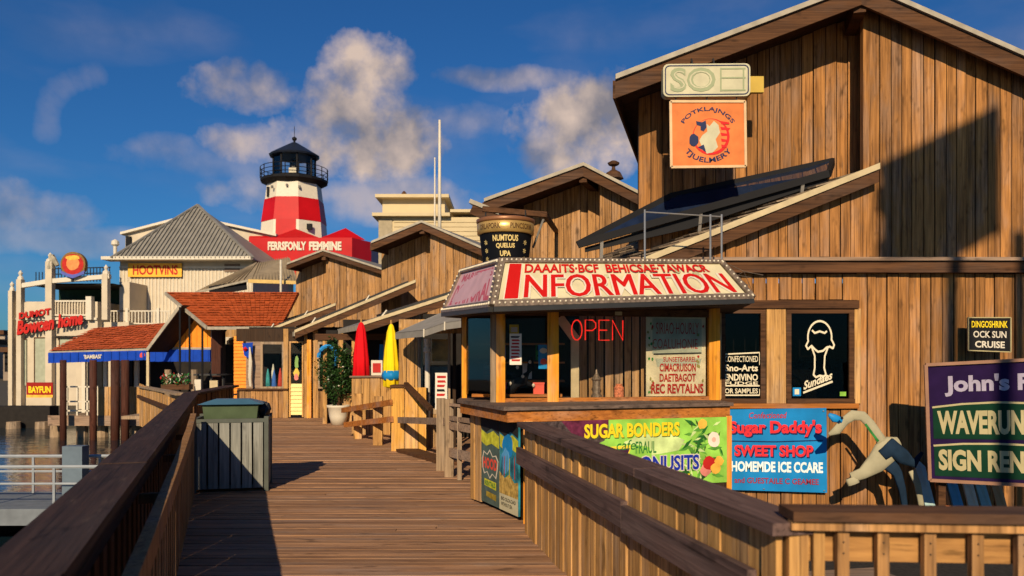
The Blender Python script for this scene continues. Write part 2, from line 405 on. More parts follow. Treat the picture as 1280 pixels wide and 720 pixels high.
# ------------------------------------------------------------------ the setting: water, ground, deck
def water():
    m = bpy.data.materials.new('harbour_water'); m.use_nodes = True; nt = m.node_tree; b = nt.nodes['Principled BSDF']
    b.inputs['Base Color'].default_value = (.008, .022, .035, 1); b.inputs['Roughness'].default_value = .06
    tc = nt.nodes.new('ShaderNodeTexCoord'); mp = nt.nodes.new('ShaderNodeMapping'); mp.inputs['Scale'].default_value = (.8, 2.0, 1)
    n = nt.nodes.new('ShaderNodeTexNoise'); n.inputs['Scale'].default_value = 1.6; n.inputs['Detail'].default_value = 5
    bp = nt.nodes.new('ShaderNodeBump'); bp.inputs['Strength'].default_value = .55; bp.inputs['Distance'].default_value = .05
    nt.links.new(tc.outputs['Object'], mp.inputs[0]); nt.links.new(mp.outputs[0], n.inputs['Vector'])
    nt.links.new(n.outputs['Fac'], bp.inputs['Height']); nt.links.new(bp.outputs[0], b.inputs['Normal'])
    MATS['water'] = m
    S = 4000
    obj('water', MB().add([(-S, -S, -1), (S, -S, -1), (S, S, -1), (-S, S, -1)], [(0, 1, 2, 3)]), m, kind='structure')
water()
asph = mat('yard_ground', (.035, .032, .03), .9, var=.3, bump=.6, scale=30)
obj('ground', MB().box(.95, 14, -6, 40, -1.3, -.45), asph, kind='structure')
obj('land', MB().box(-60, 60, 31, 3000, -1.6, -.75), mat('land_ground', (.09, .08, .06), .9), kind='structure')

def xl(y):   # inner foot of the left railing
    return -.47 - .36 * y if y < 15 else -5.87 - (y - 15) * .24
def xr(y):
    if y < 2.94: return .98
    if y < 7.4: return .15 + (7.35 - y) * .195
    if y < 9.2: return .12 - (y - 7.4) * .32 + .15
    return 1.2
deck = obj('boardwalk', MB().hexa([(.9, -5), (.9, 2.9), (.1, 7.4), (.1, 8), (1.2, 9.3), (1.2, 21.5), (-7.2, 21.5), (-5.9, 15), (-.55, 0), (.6, -5)], -.28, -.075), W_dark, kind='structure')
y = -4.0; i = 0
while y < 21.5:
    w = .104; x0 = xl(max(y, 0)) - .16; x1 = xr(y)
    if y < 0: x1 = .98
    zj = random.uniform(-.004, .004)
    if y < 2.4 and y > -4.1 and i % 1 == 0:
        pass
    # planks butt at a random joint now and then
    cut = random.uniform(x0 + .6, x1 - .6) if (x1 - x0) > 3.2 and random.random() < .2 and y < 12 else None
    segs = [(x0, x1)] if cut is None else [(x0, cut - .004), (cut + .004, x1)]
    if y > 9.3 and segs: segs = segs[:1] if cut is None else segs
    for (s0, s1) in segs:
        z1 = zj + random.uniform(-.003, .003); sk = random.uniform(-.004, .004)
        obj('plank', MB().hexa([(s0, y + sk), (s1, y - sk), (s1, y + w - .009 - sk), (s0, y + w - .009 + sk)], -.075, z1), W_deck, deck)
    y += w; i += 1

# ------------------------------------------------------------------ left railing
def rail_c(y, o=0):   # a point on the railing line at distance y, o metres toward the walk
    return Vector((-.62 - .36 * y + o * .941, y + o * .339))
lr = thing('wooden_railing', (-.62 - .36 * 8, 8, 0), 'dark brown plank railing with broad flat cap along the water side of the boardwalk', 'railing')
ys = [-.6, 2.35, 4.9, 7.2, 9.9, 12.5, 15.02]
for y0, y1 in zip(ys[:-1], ys[1:]):
    a0, a1 = rail_c(y0 + .008), rail_c(y1 - .008); n = Vector((.941, .339)) * .132
    dz = random.uniform(-.004, .004)
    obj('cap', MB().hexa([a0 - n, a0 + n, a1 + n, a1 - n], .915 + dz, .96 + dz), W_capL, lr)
# fascia under the cap
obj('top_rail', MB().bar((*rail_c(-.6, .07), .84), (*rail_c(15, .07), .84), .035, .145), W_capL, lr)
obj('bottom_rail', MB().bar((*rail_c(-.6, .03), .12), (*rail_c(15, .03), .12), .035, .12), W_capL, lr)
s = -.5; i = 0
while s < 14.9:
    o = .0 if i % 2 else .026
    p0 = rail_c(s, o - .011); p1 = rail_c(s + .136, o - .011); t_ = Vector((.941, .339)) * .02
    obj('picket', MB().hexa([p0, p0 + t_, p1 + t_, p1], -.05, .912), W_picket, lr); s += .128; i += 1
for yy in (0.4, 2.4, 4.4, 6.4, 8.4, 10.4, 12.4, 14.6):
    p = rail_c(yy, -.07); obj('post', MB().box(p.x - .05, p.x + .05, p.y - .05, p.y + .05, -1.6, .91), W_picket, lr)
# grab rail on the inside
ctrl = [(-.5, .70), (2, .71), (4, .73), (6, .76), (8, .82), (9.2, .90)]
mb = MB()
for (y0, z0), (y1, z1) in zip(ctrl[:-1], ctrl[1:]):
    mb.bar((*rail_c(y0, .25), z0), (*rail_c(y1, .25), z1), .06, .125)
obj('handrail', mb, W_hand, lr)
s = .6
while s < 9.2:      # low pickets standing under the grab rail
    zt = .66 if s < 4 else .66 + (s - 4) * .024
    p0 = rail_c(s, .235); p1 = rail_c(s + .085, .235); t_ = Vector((.941, .339)) * .022
    obj('low_picket', MB().hexa([p0, p0 + t_, p1 + t_, p1], .0, zt), W_hand, lr); s += .19
for yy in (1, 3, 5, 7, 8.9):
    z = .72; obj('bracket', MB().bar((*rail_c(yy, .08), z), (*rail_c(yy, .22), z), .06, .06), W_picket, lr)
# bend to the walk end, then the pale balustrade running back-left over the water
fr = thing('wooden_railing', (-6.4, 17, 0), 'short dark capped railing behind the grey bin, where the boardwalk bends', 'railing')
A_, B_ = (-6.02, 15.03), (-6.75, 19.2)
obj('cap', MB().hexa([(-6.17, 15.05), (-5.87, 15.03), (-6.55, 19.2), (-6.85, 19.2)], .915, .958), W_capL, fr)
boards(fr, (-6.04, 15.1), (-6.72, 19.2), -.05, .91, W_picket, .13, name='picket')
bl = thing('balustrade', (-8, 18, 0), 'pale sunlit board balustrade angled over the water beside the dark railing', 'railing')
def bz(s): return .90 - s * .012
boards(bl, (-10.3, 22.2), (-6.35, 15.2), -.25, bz, W_fence, .16, name='board')
obj('cap', MB().hexa([(-10.35, 22.1), (-6.35, 15.1), (-6.2, 15.2), (-10.2, 22.3)], [.8, .9, .9, .8], [.84, .945, .945, .84]), W_grey, bl)
obj('mid_rail', MB().bar((-10.36, 22.15, .55), (-6.42, 15.15, .62), .04, .09), W_fascia, bl)

# ------------------------------------------------------------------ right fence and its corner
K0 = Vector((.15, 7.36)); K1 = Vector((1.01, 2.94))
rf = thing('board_fence', (.58, 5.1, 0), 'sunlit vertical board fence with grey cap running from the kiosk to the front corner', 'fence')
fd = (K1 - K0).normalized(); fn = Vector((fd.y, -fd.x))
def fp(s, o=0): p = K0 + fd * s + fn * o; return (p.x, p.y)
FL = (K1 - K0).length
s = 0; i = 0
while s < FL - .05:
    w = random.uniform(.098, .125); o = random.uniform(0, .014) + (.006 if i % 2 else 0); e = min(s + w, FL)
    zt = .955 + random.uniform(-.012, .012); c_ = random.uniform(.006, .018)
    p0 = fp(s, o); p1 = fp(e, o); q0 = fp(s, o + .022); q1 = fp(e, o + .022)
    xi = .012
    prof = [(s, -.06), (e, -.06), (e, zt - c_), (e - xi, zt), (s + xi, zt), (s, zt - c_)]
    poly = [Vector((*fp(u, o), z)) for u, z in prof]
    obj('board', MB().slab(poly, Vector((*(fn * .024), 0))), W_fence, rf); s = e + .006; i += 1
obj('backing_rail', MB().bar((*fp(0, -.03), .82), (*fp(FL, -.03), .82), .04, .09), W_grey, rf)
obj('backing_rail', MB().bar((*fp(0, -.03), .2), (*fp(FL, -.03), .2), .04, .09), W_grey, rf)
for (s0, s1) in ((-.08, 1.55), (1.56, 3.1), (3.11, FL + .06)):
    j = random.uniform(-.003, .003)
    obj('cap', MB().hexa([fp(s0, -.11), fp(s1, -.11), fp(s1, .09), fp(s0, .09)], .965 + j, 1.01 + j), W_capR, rf)
for (s0, s1) in ((-.1, 2.9), (2.905, FL - .12)):
    obj('rub_rail', MB().bar((*fp(s0, .075), .70), (*fp(s1, .075), .72), .04, .15), W_capR, rf)
for s in (1.4, 3.0):
    p = fp(s, -.1); obj('post', MB().box(p[0] - .045, p[0] + .045, p[1] - .045, p[1] + .045, -.5, .96), W_grey, rf)
cr_ = thing('picket_railing', (1.9, 2.9, 0), 'railing with flat cap and square balusters at the front right corner', 'railing')
obj('corner_post', MB().box(1.005, 1.075, 2.90, 2.97, -.5, .985), W_fence, cr_)
obj('corner_board', MB().box(1.09, 1.13, 2.89, 2.91, -.5, .985), W_fence, cr_)
obj('cap', MB().hexa([(1.0, 2.84), (3.6, 2.66), (3.6, 2.84), (1.0, 3.0)], 1.02, 1.055), W_fascia, cr_)
obj('top_rail', MB().hexa([(1.0, 2.86), (3.6, 2.68), (3.6, 2.72), (1.0, 2.9)], .985, 1.018), W_wall2, cr_)
obj('plank_rail', MB().hexa([(1.08, 2.93), (3.6, 2.76), (3.6, 2.79), (1.08, 2.96)], .86, .98), W_panel, cr_)
obj('bottom_rail', MB().hexa([(1.08, 2.93), (3.6, 2.76), (3.6, 2.79), (1.08, 2.96)], .10, .20), W_panel, cr_)
x = 1.17
while x < 3.5:
    yy = 2.915 - (x - 1.08) * .0675
    obj('baluster', MB().box(x, x + .042, yy - .035, yy - .005, .06, .984), W_wall2, cr_)
    for zz in (.90, .94): obj('nail', MB().lathe((x + .021, yy - .036, zz), [(.001, -.004), (.004, 0), (.001, .004)], 6), darkmetal, cr_)
    x += random.uniform(.135, .17)

# ------------------------------------------------------------------ gabled board buildings
def gable_building(loc, label, D, apex, left, right, xlw, xcw, xrw, zbot, v, pitch, m, holes=None, rd=5.0, cat='building', rec=.95, fas=.26, extra=None, zbl=None):
    """roof apex/left/right in pixels at the front rake plane; left wall recessed, right wall nearly flush"""
    T = thing('wooden_building', loc, label, cat)
    Df = D - .30; A = P(*apex, Df); Lf = P(*left, Df); Rt = P(*right, Df); v = Vector((v[0], v[1], 0))
    def zr(x, y):
        x = x - v.x / v.y * (y - Df)
        if x < A.x: return A.z + (x - A.x) * (A.z - Lf.z) / (A.x - Lf.x)
        return A.z + (x - A.x) * (Rt.z - A.z) / (Rt.x - A.x)
    vv = v * (rd / v.y)
    for (p, q, nm) in ((Lf, A, 'roof'), (A, Rt, 'roof')):
        d_ = Vector((0, 0, -.05)); ex = (q - p).normalized() * .0
        roof = obj(nm, MB().slab([p, q, q + vv, p + vv], d_), greyroof, T)
        u = Vector((0, -.012, 0))
        # light metal drip edge, then the dark fascia board below it
        obj('drip_edge', MB().slab([p + u + Vector((0, 0, .012)), q + u + Vector((0, 0, .012)), q + u - Vector((0, 0, .05)), p + u - Vector((0, 0, .05))], Vector((0, -.03, 0))), drip, roof)
        fz = fas
        obj('fascia', MB().slab([p - Vector((0, 0, .052)), q - Vector((0, 0, .052)), q - Vector((0, 0, fz)), p - Vector((0, 0, fz))], Vector((0, .04, 0))), W_fascia, roof)
        obj('soffit', MB().slab([p + Vector((0, .045, -.09)), q + Vector((0, .045, -.09)), q + vv - Vector((0, 0, .09)), p + vv - Vector((0, 0, .09))], Vector((0, 0, .03))), W_fascia, roof)
    obj('eave_fascia', MB().slab([Lf - Vector((0, 0, .055)), Lf + vv - Vector((0, 0, .055)), Lf + vv - Vector((0, 0, fas)), Lf - Vector((0, 0, fas))], Vector((-.03, 0, 0))), W_fascia, T)
    Dl = D + rec
    x0 = (xlw - 640) / 1000 * Dl; xc = (xcw - 640) / 1000 * D; x1 = (xrw - 640) / 1000 * D
    zl = zbl if zbl is not None else zbot
    top = lambda s: zr(x0 + s, Dl) - .10
    xq = xc * Dl / D; Wl = (x0, Dl); Wr = (xq, Dl)
    n = 12
    backing(T, Wl, Wr, [(0, zl), (xq - x0, zl)] + [((xq - x0) * (1 - i / n), zr(x0 + (xq - x0) * (1 - i / n), Dl) - .12) for i in range(n + 1)], W_dark)
    boards(T, Wl, Wr, zl, top, m, pitch)
    # return wall at the corner and the ridge beam
    obj('corner_post', MB().box(xc - .004, xc + .07, D - .03, D + .06, zbot, zr(xc + .03, D) - .12), m, T)
    obj('return_wall', MB().hexa([(xc + .02, D + .061), (xc + .06, D + .061), (xq + .05, Dl + .02), (xq + .01, Dl + .02)], zbot - .3, zr(xc, D) - .3), m, T)
    if True:
        obj('ridge_beam', MB().bar(A + Vector((0, .05, -.23)), A + vv * .25 + Vector((0, 0, -.23)), .14, .22), W_fascia, T)
    for i_ in range(1): pass
    top2 = lambda s: zr(xc + .07 + s, D) - .10
    ps = [(0, zbot), (x1 - xc - .07, zbot)] + [((x1 - xc - .07) * (1 - i / n), zr(xc + .07 + (x1 - xc - .07) * (1 - i / n), D) - .12) for i in range(n + 1)]
    backing(T, (xc + .07, D), (x1, D), ps, W_dark)
    if holes is None: boards(T, (xc + .07, D), (x1, D), zbot, top2, m, pitch)
    # left side wall, running straight away from the viewer
    sl = x0 / Dl
    obj('side_wall', MB().hexa([(x0, Dl + .03), (x0 + .05, Dl + .03), (x0 + .05 + sl * 3 + .05, Dl + 3), (x0 + sl * 3 + .05, Dl + 3)], zl, [zr(x0, Dl) - .12, zr(x0, Dl) - .12, zr(x0 + sl * 3, Dl + 3) - .12, zr(x0 + sl * 3, Dl + 3) - .12]), m, T)
    return T, zr

# nearest, tall building on the right.  Wall at 10 m; roof line
T1, zr1 = gable_building((5, 10, 0), 'tall weathered board building with steep gable roof filling the right side', 10, (1077, -22), (769, 95), (1330, 89),
                         798, 1078, 1340, 2.83, (.25, 1),   .15, W_wall, holes=True, rd=6, fas=.27, zbl=3.0, rec=.5)
BM, BX1 = 10.0, 7.0
xc = 4.38
top2 = lambda s: zr1(xc + .07 + s, 10) - .10
boards(T1, (xc + .07, 10), (BX1, 10), 2.86, top2, W_wall, .135)
# lower wall and the shed-shaped wall under the lean-to roof, in the same plane, butted left of the corner
Q1 = P(1097, 208, 9.85); Q0 = P(815, 321, 9.85); sl1 = (Q1.z - Q0.z) / (Q1.x - Q0.x)
def zlean(x): return Q0.z + (x - Q0.x) * sl1
boards(T1, (1.5, 10), (xc - .01, 10), 2.86, lambda s: zlean(1.5 + s) - .10, W_wall, .13)
backing(T1, (1.5, 10), (xc, 10), [(0, 2.6), (xc - 1.5, 2.6), (xc - 1.5, zlean(xc) - .12), (0, zlean(1.5) - .12)], W_dark)
# beam band with a gutter line
obj('band_beam', MB().box(1.45, BX1, 9.86, 9.955, 2.66, 2.80), W_fascia, T1)
obj('band_cap', MB().box(1.45, BX1, 9.82, 9.955, 2.803, 2.845), W_greyx, T1)
# lower storey boards, leaving the two windows open
WX = [(2.62, 3.12), (3.44, 4.22)]; WZ0, WZ1 = 1.10, 2.16
boards(T1, (4.30, 10), (BX1, 10), -.5, 2.655, W_wall, .13)
boards(T1, (1.5, 10), (4.295, 10), -.5, .97, W_wall, .15)
boards(T1, (1.5, 10), (4.295, 10), 2.33, 2.655, W_wall, .15)
backing(T1, (4.28, 10), (BX1, 10), [(0, -.5), (BX1 - 4.28, -.5), (BX1 - 4.28, 2.7), (0, 2.7)], W_dark)
backing(T1, (1.5, 10), (4.28, 10), [(0, -.5), (2.78, -.5), (2.78, 1.0), (0, 1.0)], W_dark)
obj('window_header', MB().box(1.5, 4.30, 9.90, 9.99, 2.22, 2.32), W_fascia, T1)
obj('window_sill_beam', MB().box(1.5, 4.30, 9.91, 9.99, .98, 1.04), W_postx, T1)
for (x0, x1) in ((2.32, 2.60), (3.16, 3.40), (4.25, 4.33)):
    obj('pilaster', MB().box(x0, x1, 9.925, 9.99, 1.042, 2.218), W_fence, T1)
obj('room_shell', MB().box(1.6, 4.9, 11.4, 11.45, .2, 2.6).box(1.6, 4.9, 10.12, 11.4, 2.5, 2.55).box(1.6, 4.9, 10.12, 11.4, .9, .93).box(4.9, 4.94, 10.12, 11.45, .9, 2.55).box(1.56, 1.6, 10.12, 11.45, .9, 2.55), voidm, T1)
for wi, (x0, x1) in enumerate(WX):
    w_ = obj('window', MB().box(x0 - .03, x1 + .03, 9.93, 9.98, WZ1, WZ1 + .05).box(x0 - .03, x1 + .03, 9.91, 9.98, 1.042, WZ0)
             .box(x0 - .03, x0 + .03, 9.935, 9.98, WZ0, WZ1).box(x1 - .03, x1 + .03, 9.935, 9.98, WZ0, WZ1), W_fascia, T1)
    obj('pane', MB().box(x0 + .03, x1 - .03, 9.968, 9.974, WZ0, WZ1), Gd, w_)
    f = quadmap((x0, 9.96, WZ0), (x1, 9.96, WZ0), (x1, 9.96, WZ1), (x0, 9.96, WZ1), .004)
    cm = mat('cream_print', (.72, .64, .46), .5, var=.05)
    if wi == 0:
        strokes(w_, f, [[(.02, .52), (.92, .54), (.92, .40)], [(.02, .15), (.92, .15)], [(.02, .04), (.92, .04), (.92, .11)]], .008, cm, 1)
        for s_, v0, v1, bo in (('CONFECTIONED', .43, .50, .01), ('Sno-Arts', .32, .40, .03), ('ENDIVINO', .21, .29, .03), ('FUDGE', .16, .20, .02), ('OR SAMPLES', .06, .12, .02)):
            text(w_, s_, f, (.06, v0, .88, v1), cm, bo)
        w_['label'] = 'narrow window with cream chalk style menu lettering'
    else:
        dome = [(.50 + .19 * math.cos(t), .72 + .19 * math.sin(t)) for t in [R(a_) for a_ in range(-10, 195, 12)]]
        lines = [dome + [(.28, .62), (.31, .58), (.37, .62), (.42, .58), (.47, .55), (.55, .56), (.61, .60), (.66, .61), (.71, .59), (.73, .63), (.69, .69)],
                 [(.37, .61), (.42, .50), (.42, .36), (.40, .28), (.44, .25), (.50, .27), (.56, .26), (.60, .28), (.57, .36), (.58, .50), (.63, .60)],
                 [(.38, .80), (.42, .77), (.50, .79), (.58, .77), (.61, .79)], [(.24, .07), (.70, .2)]]
        strokes(w_, f, lines, .012, cm, 1.05)
        fs_ = quadmap(f(.24, .10), f(.70, .23), f(.70, .33), f(.24, .20), .002)
        text(w_, 'Sundaes', fs_, (0, 0, 1, 1), cm, .03, shear=.2)
        patch(w_, f, [(.07, .03), (.20, .03), (.20, .13), (.07, .13)], bluep, .001, 'sticker')
        patch(w_, f, [(.10, .05), (.17, .05), (.17, .11), (.10, .11)], cm, .002, 'sticker')
        patch(w_, f, [(.82, .03), (.92, .03), (.92, .08), (.82, .08)], lgreen, .001, 'sticker')
        w_['label'] = 'dark window with a cream outline of an ice cream cone'

# lean-to roof of the tall building (slopes down toward the boardwalk)
ed = Vector((-.36, .93, 0)).normalized()
def lean_roof(name, label, top_pt, low_pt, length, shake=False, drop=.0):
    T = thing(name, (low_pt.x, low_pt.y, 0), label, 'roof')
    tp, lp = Vector(top_pt), Vector(low_pt); vv = ed * length
    obj('roof_deck', MB().slab([lp, tp, tp + vv, lp + vv], Vector((0, 0, -.04))), greyroof if not shake else W_shake, T)
    u = Vector((0, -.03, 0)); z_ = lambda k: Vector((0, 0, k))
    obj('rake_trim', MB().slab([lp + z_(.03), tp + z_(.03), tp - z_(.045), lp - z_(.045)], Vector((0, -.07, 0))), cream, T)
    obj('rake_board', MB().slab([lp - z_(.047), tp - z_(.047), tp - z_(.20), lp - z_(.20)], Vector((0, -.045, 0))), W_fascia, T)
    obj('eave_board', MB().slab([lp - z_(.01), lp + vv - z_(.01), lp + vv - z_(.13), lp - z_(.13)], Vector((-.03, -.01, 0))), drip, T)
    return T, vv
up = (Q1 - Q0).normalized(); E0 = Q0 - up * 1.15
TL, vv = lean_roof('lean_to_roof', 'wood shake lean-to roof on the tall board building, below its hanging signs', Q1, E0, 3.4, True)
Ls = (Q1 - E0).length; nrm = ed.cross(up).normalized()
if nrm.z < 0: nrm = -nrm
rows = int(Ls / .26)
for r_ in range(rows):
    s = 0.02
    while s < 3.2:
        w = random.uniform(.14, .3); c0 = E0 + up * (r_ * .26 - .02) + ed * s; k = random.uniform(.012, .04)
        if s + w > 3.35: break
        lo = c0 + nrm * (.02 + k); hi = c0 + up * (.33 + random.uniform(-.03, .0)) + nrm * .012
        if (hi - E0).dot(up) > Ls - .02: hi = E0 + up * (Ls - .02) + ed * s + nrm * .012
        obj('shake', MB().slab([lo, lo + ed * (w - .012), hi + ed * (w - .012), hi], nrm * .018), W_shake, TL); s += w
# black glass panel lying over the shakes
def solar():
    T = thing('solar_panel', (2.6, 11, 3.2), 'dark glossy panel lying tilted along the shake roof under the orange sign', 'solar panel')
    a0, a1, b1, b0 = P(722, 303, 10.3), P(1036, 214, 9.93), P(1041, 199, 10.36), P(838, 243, 10.42)
    pg = mat('panel_glass', (.012, .02, .045), .08, spec=.8, var=.2)
    obj('panel_glass', MB().slab([a0, a1, b1, b0], Vector((0, 0, -.03))), pg, T)
    for p, q in ((a0, a1), (a1, b1), (b1, b0), (b0, a0)):
        obj('frame', MB().bar(p + Vector((0, 0, -.03)), q + Vector((0, 0, -.03)), .05, .09), black, T)
    obj('side_skirt', MB().slab([a0 + Vector((.1, .04, -.06)), a1 + Vector((0, .04, -.06)), a1 + Vector((0, .04, -.12)), a0.lerp(a1, .45) + Vector((0, .04, -.22)), a0 + Vector((.1, .04, -.12))], Vector((0, .03, 0))), black, T)
    for t in (.1, .5, .9):
        p = a0.lerp(a1, t); obj('support', MB().bar(p - Vector((0, 0, .04)), p - Vector((0, -.1, .30)), .04, .04), metal, T)
solar()

# hanging signs of the tall building
def sign_frame(T, f, m, w=.02, h=.012, name='frame', ar=1):
    e_ = [(0, 0), (1, 0), (1, 1), (0, 1), (0, 0)]
    mb = MB()
    for a_, b_ in zip(e_[:-1], e_[1:]): mb.bar(f(*a_, 0), f(*b_, 0), w, h, up=f.n)
    return obj(name, mb, m, T)
def panel_sign(name, label, c, m, th=.06, cat='sign', group=None):
    c = [Vector(p) for p in c]; ctr = sum(c, Vector()) / 4
    T = thing(name, ctr, label, cat, group); n = (c[1] - c[0]).cross(c[3] - c[0]).normalized()
    obj('panel', MB().slab(c, -n * th), m, T); return T, quadmap(*c, off=.003)
sc_ = mat('sign_cream', (.52, .49, .33), .5, var=.12); og = mat('sign_orange', (.66, .19, .05), .6, var=.14)
sg = mat('sage_print', (.30, .34, .20), .5, var=.06)
D_ = 9.55
def rrect(r, ar, n=4):
    o_ = []
    for cx, cy, a0 in ((1 - r * ar, r, -90), (1 - r * ar, 1 - r, 0), (r * ar, 1 - r, 90), (r * ar, r, 180)):
        for k in range(n + 1):
            t = R(a0 + 90 * k / n); o_.append((cx + r * ar * math.cos(t), cy + r * math.sin(t)))
    return o_
c = [P(829, 121, D_), P(938, 120, D_), P(938, 79, D_), P(829, 80, D_)]
T = thing('hanging_sign', c[0], 'cream hanging sign with rounded corners and pale letters SOE under the gable', 'sign')
f = quadmap(*c, off=0)
obj('panel', MB().slab([f(u, v) for u, v in rrect(.15, .4)], Vector((0, .12, 0))), sc_, T)
rr = rrect(.13, .4); rr = [(.5 + (u - .5) * .95, .5 + (v - .5) * .88) for u, v in rr]
strokes(T, f, [rr + [rr[0]]], .016, navy, .4, .004, 'border')
text(T, 'SO', f, (.08, .14, .60, .88), sg, .03, .005)
text(T, 'SO', f, (.12, .24, .56, .78), sc_, -.025, .006)
strokes(T, f, [[(.66, .16), (.66, .86)], [(.66, .84), (.94, .84)], [(.66, .56), (.94, .56)], [(.66, .18), (.94, .18)], [(.92, .84), (.92, .2)]], .022, sg, .4, .005)
obj('side_bracket', MB().box(f(1, 0).x, f(1, 0).x + .22, 9.74, 9.80, f(0, .3).z, f(0, .8).z).box(f(1, 0).x + .1, f(1, 0).x + .14, 9.79, 10.45, f(0, .45).z, f(0, .55).z), mat('ochre_bracket', (.5, .34, .06), .5), T)
for u in (.35, .6): obj('hanger', MB().tube([f(u, 1) + Vector((0, .05, 0)), f(u, 1) + Vector((0, .12, .10))], .012), darkmetal, T)
c = [P(839, 209, D_), P(932, 208, D_), P(931, 127, D_), P(838, 127, D_)]
T, f = panel_sign('hanging_sign', 'square orange hanging sign with a round emblem below the cream sign', c, og, .09)
sign_frame(T, f, mat('pale_trim', (.66, .45, .25), .5), .03, .02)
text(T, 'POTKLAJNGS', f, None, navy, .015, .002, arc=(.5, .44, .9, .40, .48, 148, 32))
patch(T, f, circ(.54, .46, .25, .28, 30), red, .001, 'emblem'); patch(T, f, circ(.53, .475, .225, .255, 30), og, .002, 'emblem')
patch(T, f, [(.42, .30), (.48, .20), (.56, .22), (.63, .30), (.60, .42), (.66, .52), (.64, .64), (.58, .70), (.52, .62), (.48, .66), (.49, .54), (.42, .48), (.38, .40)], sc_, .003, 'emblem')
patch(T, f, [(.34, .70), (.42, .68), (.47, .71), (.48, .60), (.44, .54), (.40, .56), (.40, .62), (.35, .64)], navy, .004, 'emblem')
patch(T, f, circ(.31, .41, .065, .09, 12, .15), navy, .004, 'emblem'); patch(T, f, [(.36, .30), (.42, .26), (.47, .22), (.44, .34)], navy, .004, 'emblem')
for k in range(5): patch(T, f, [(.66 + k * .004, .70 - k * .09), (.80 - abs(k - 1) * .02, .68 - k * .09), (.79 - k * .01, .65 - k * .09), (.68, .65 - k * .09)], red, .004, 'emblem')
text(T, 'TJUELMERY', f, None, navy, .02, .002, arc=(.5, .5, .9, .46, .36, 216, 324))
for u in (.08, .5, .9): obj('hanger', MB().tube([f(u, 1) + Vector((0, .04, 0)), f(u, 1) + Vector((0, .04, .07))], .009), darkmetal, T)

# further gabled buildings of the row
T2, zr2 = gable_building((1, 15, 0), 'second weathered gable building, behind the black bucket sign', 15, (729, 204), (605, 249), (842, 262), 655, 750, 860, 2.6, (.35, 1), .16, W_wall2, rd=6, fas=.24, rec=.6)
T3, zr3 = gable_building((-2, 22, 0), 'third weathered gable building, left of the bucket sign and before the beige tower', 22, (527, 276), (464, 302), (612, 313), 477, 538, 640, 2.6, (.35, 1), .18, W_wall2, rd=7, fas=.24, rec=.65)
T4, zr4 = gable_building((-5.5, 27, 0), 'fourth and farthest weathered gable building, just right of the orange roof', 27, (404, 312), (359, 329), (482, 337), 370, 408, 485, 2.6, (.3, 1), .2, W_wall2, rd=6, fas=.2, rec=.6)
o = lone('roof_vent', MB().lathe((1.98, 15.6, 5.1), [(.2, 0), (.14, .12), (.04, .18), (.03, .24), (.10, .27), (.12, .31), (.05, .35)], 10), W_fascia, (1.98, 15.6, 5.1),
         'small capped vent on the ridge of the second gable building', 'roof vent')
# stub roof end left of the bucket
T = thing('roof_end', P(605, 262, 14), 'short cut roof end with pale edge sticking out left above the bucket sign', 'roof')
a0, a1 = P(587, 251, 13.6), P(624, 266, 13.6)
obj('roof', MB().slab([a0, a1, a1 + Vector((.3, 1.5, 0)), a0 + Vector((.3, 1.5, 0))], Vector((0, 0, -.05))), greyroof, T)
obj('trim', MB().bar(a0, a1, .04, .07), drip, T); obj('fascia', MB().bar(a0 + Vector((0.03, .02, -.13)), a1 + Vector((0, .02, -.13)), .04, .18), W_fascia, T)

# small lean-to roofs over the shops, stepping back along the boardwalk
def lr_px(label, hi, lo, D, length):
    T, v_ = lean_roof('lean_to_roof', label, P(*hi, D), P(*lo, D), length)
    # skylight / dark felt strip lying on it
    tp, lp = P(*hi, D), P(*lo, D); n_ = ed.cross((tp - lp).normalized()).normalized(); n_ = n_ if n_.z > 0 else -n_
    a_ = lp.lerp(tp, .18) + ed * .35 + n_ * .03; b_ = lp.lerp(tp, .97) + ed * .35 + n_ * .03
    obj('dark_panel', MB().slab([a_, b_, b_ + ed * (length * .28), a_ + ed * (length * .28)], n_ * .05), darkmetal, T)
    for k in (.15, .6): 
        p = lp.lerp(tp, k) + ed * .2 + n_ * .02
        obj('roof_bracket', MB().bar(p, p + n_ * .1 + (tp - lp).normalized() * .15, .05, .03), white, T)
    return T
lr_px('shop roof nearest of the small lean-tos, above the red and yellow umbrellas', (640, 345), (452, 405), 17.7, 3.2)
lr_px('shop roof with long pale edge, directly above the potted plant', (520, 351), (369, 414), 21.2, 3.4)
lr_px('short lean-to roof with pale edge over the shop window', (420, 380), (325, 417), 23.5, 2.6)
lr_px('farthest lean-to roof, ending over the orange siding', (400, 388), (287, 424), 25.2, 2.4)

# ------------------------------------------------------------------ information kiosk
KT = thing('information_kiosk', (1.1, 8.6, 0), 'octagonal wooden information kiosk with flared red and cream marquee sign roof', 'kiosk')
A = Vector((.12, 7.78)); Bk = Vector((-.43, 9.05)); Ck = Vector((2.30, 8.44))
# base
obj('base_frame', MB().hexa([A + Vector((.03, .05)), Ck + Vector((0, .05)), Vector((2.3, 9.75)), Vector((-.35, 9.75)), Bk + Vector((.04, .02))], 0.0, 1.0), W_dark, KT)
boards(KT, Bk, Bk + (A - Bk) * .22, .03, .995, W_fence, .13, name='board')
# orange corner posts of the base
def post(T, p, w, z0, z1, m, name='post', ang=0): return obj(name, MB().box(p[0] - w / 2, p[0] + w / 2, p[1] - w / 2, p[1] + w / 2, z0, z1), m, T)
post(KT, (A.x + .035, A.y + .0), .09, 0.0, .995, W_post); post(KT, (Ck.x - .02, Ck.y + .02), .07, -.45, .995, W_post)
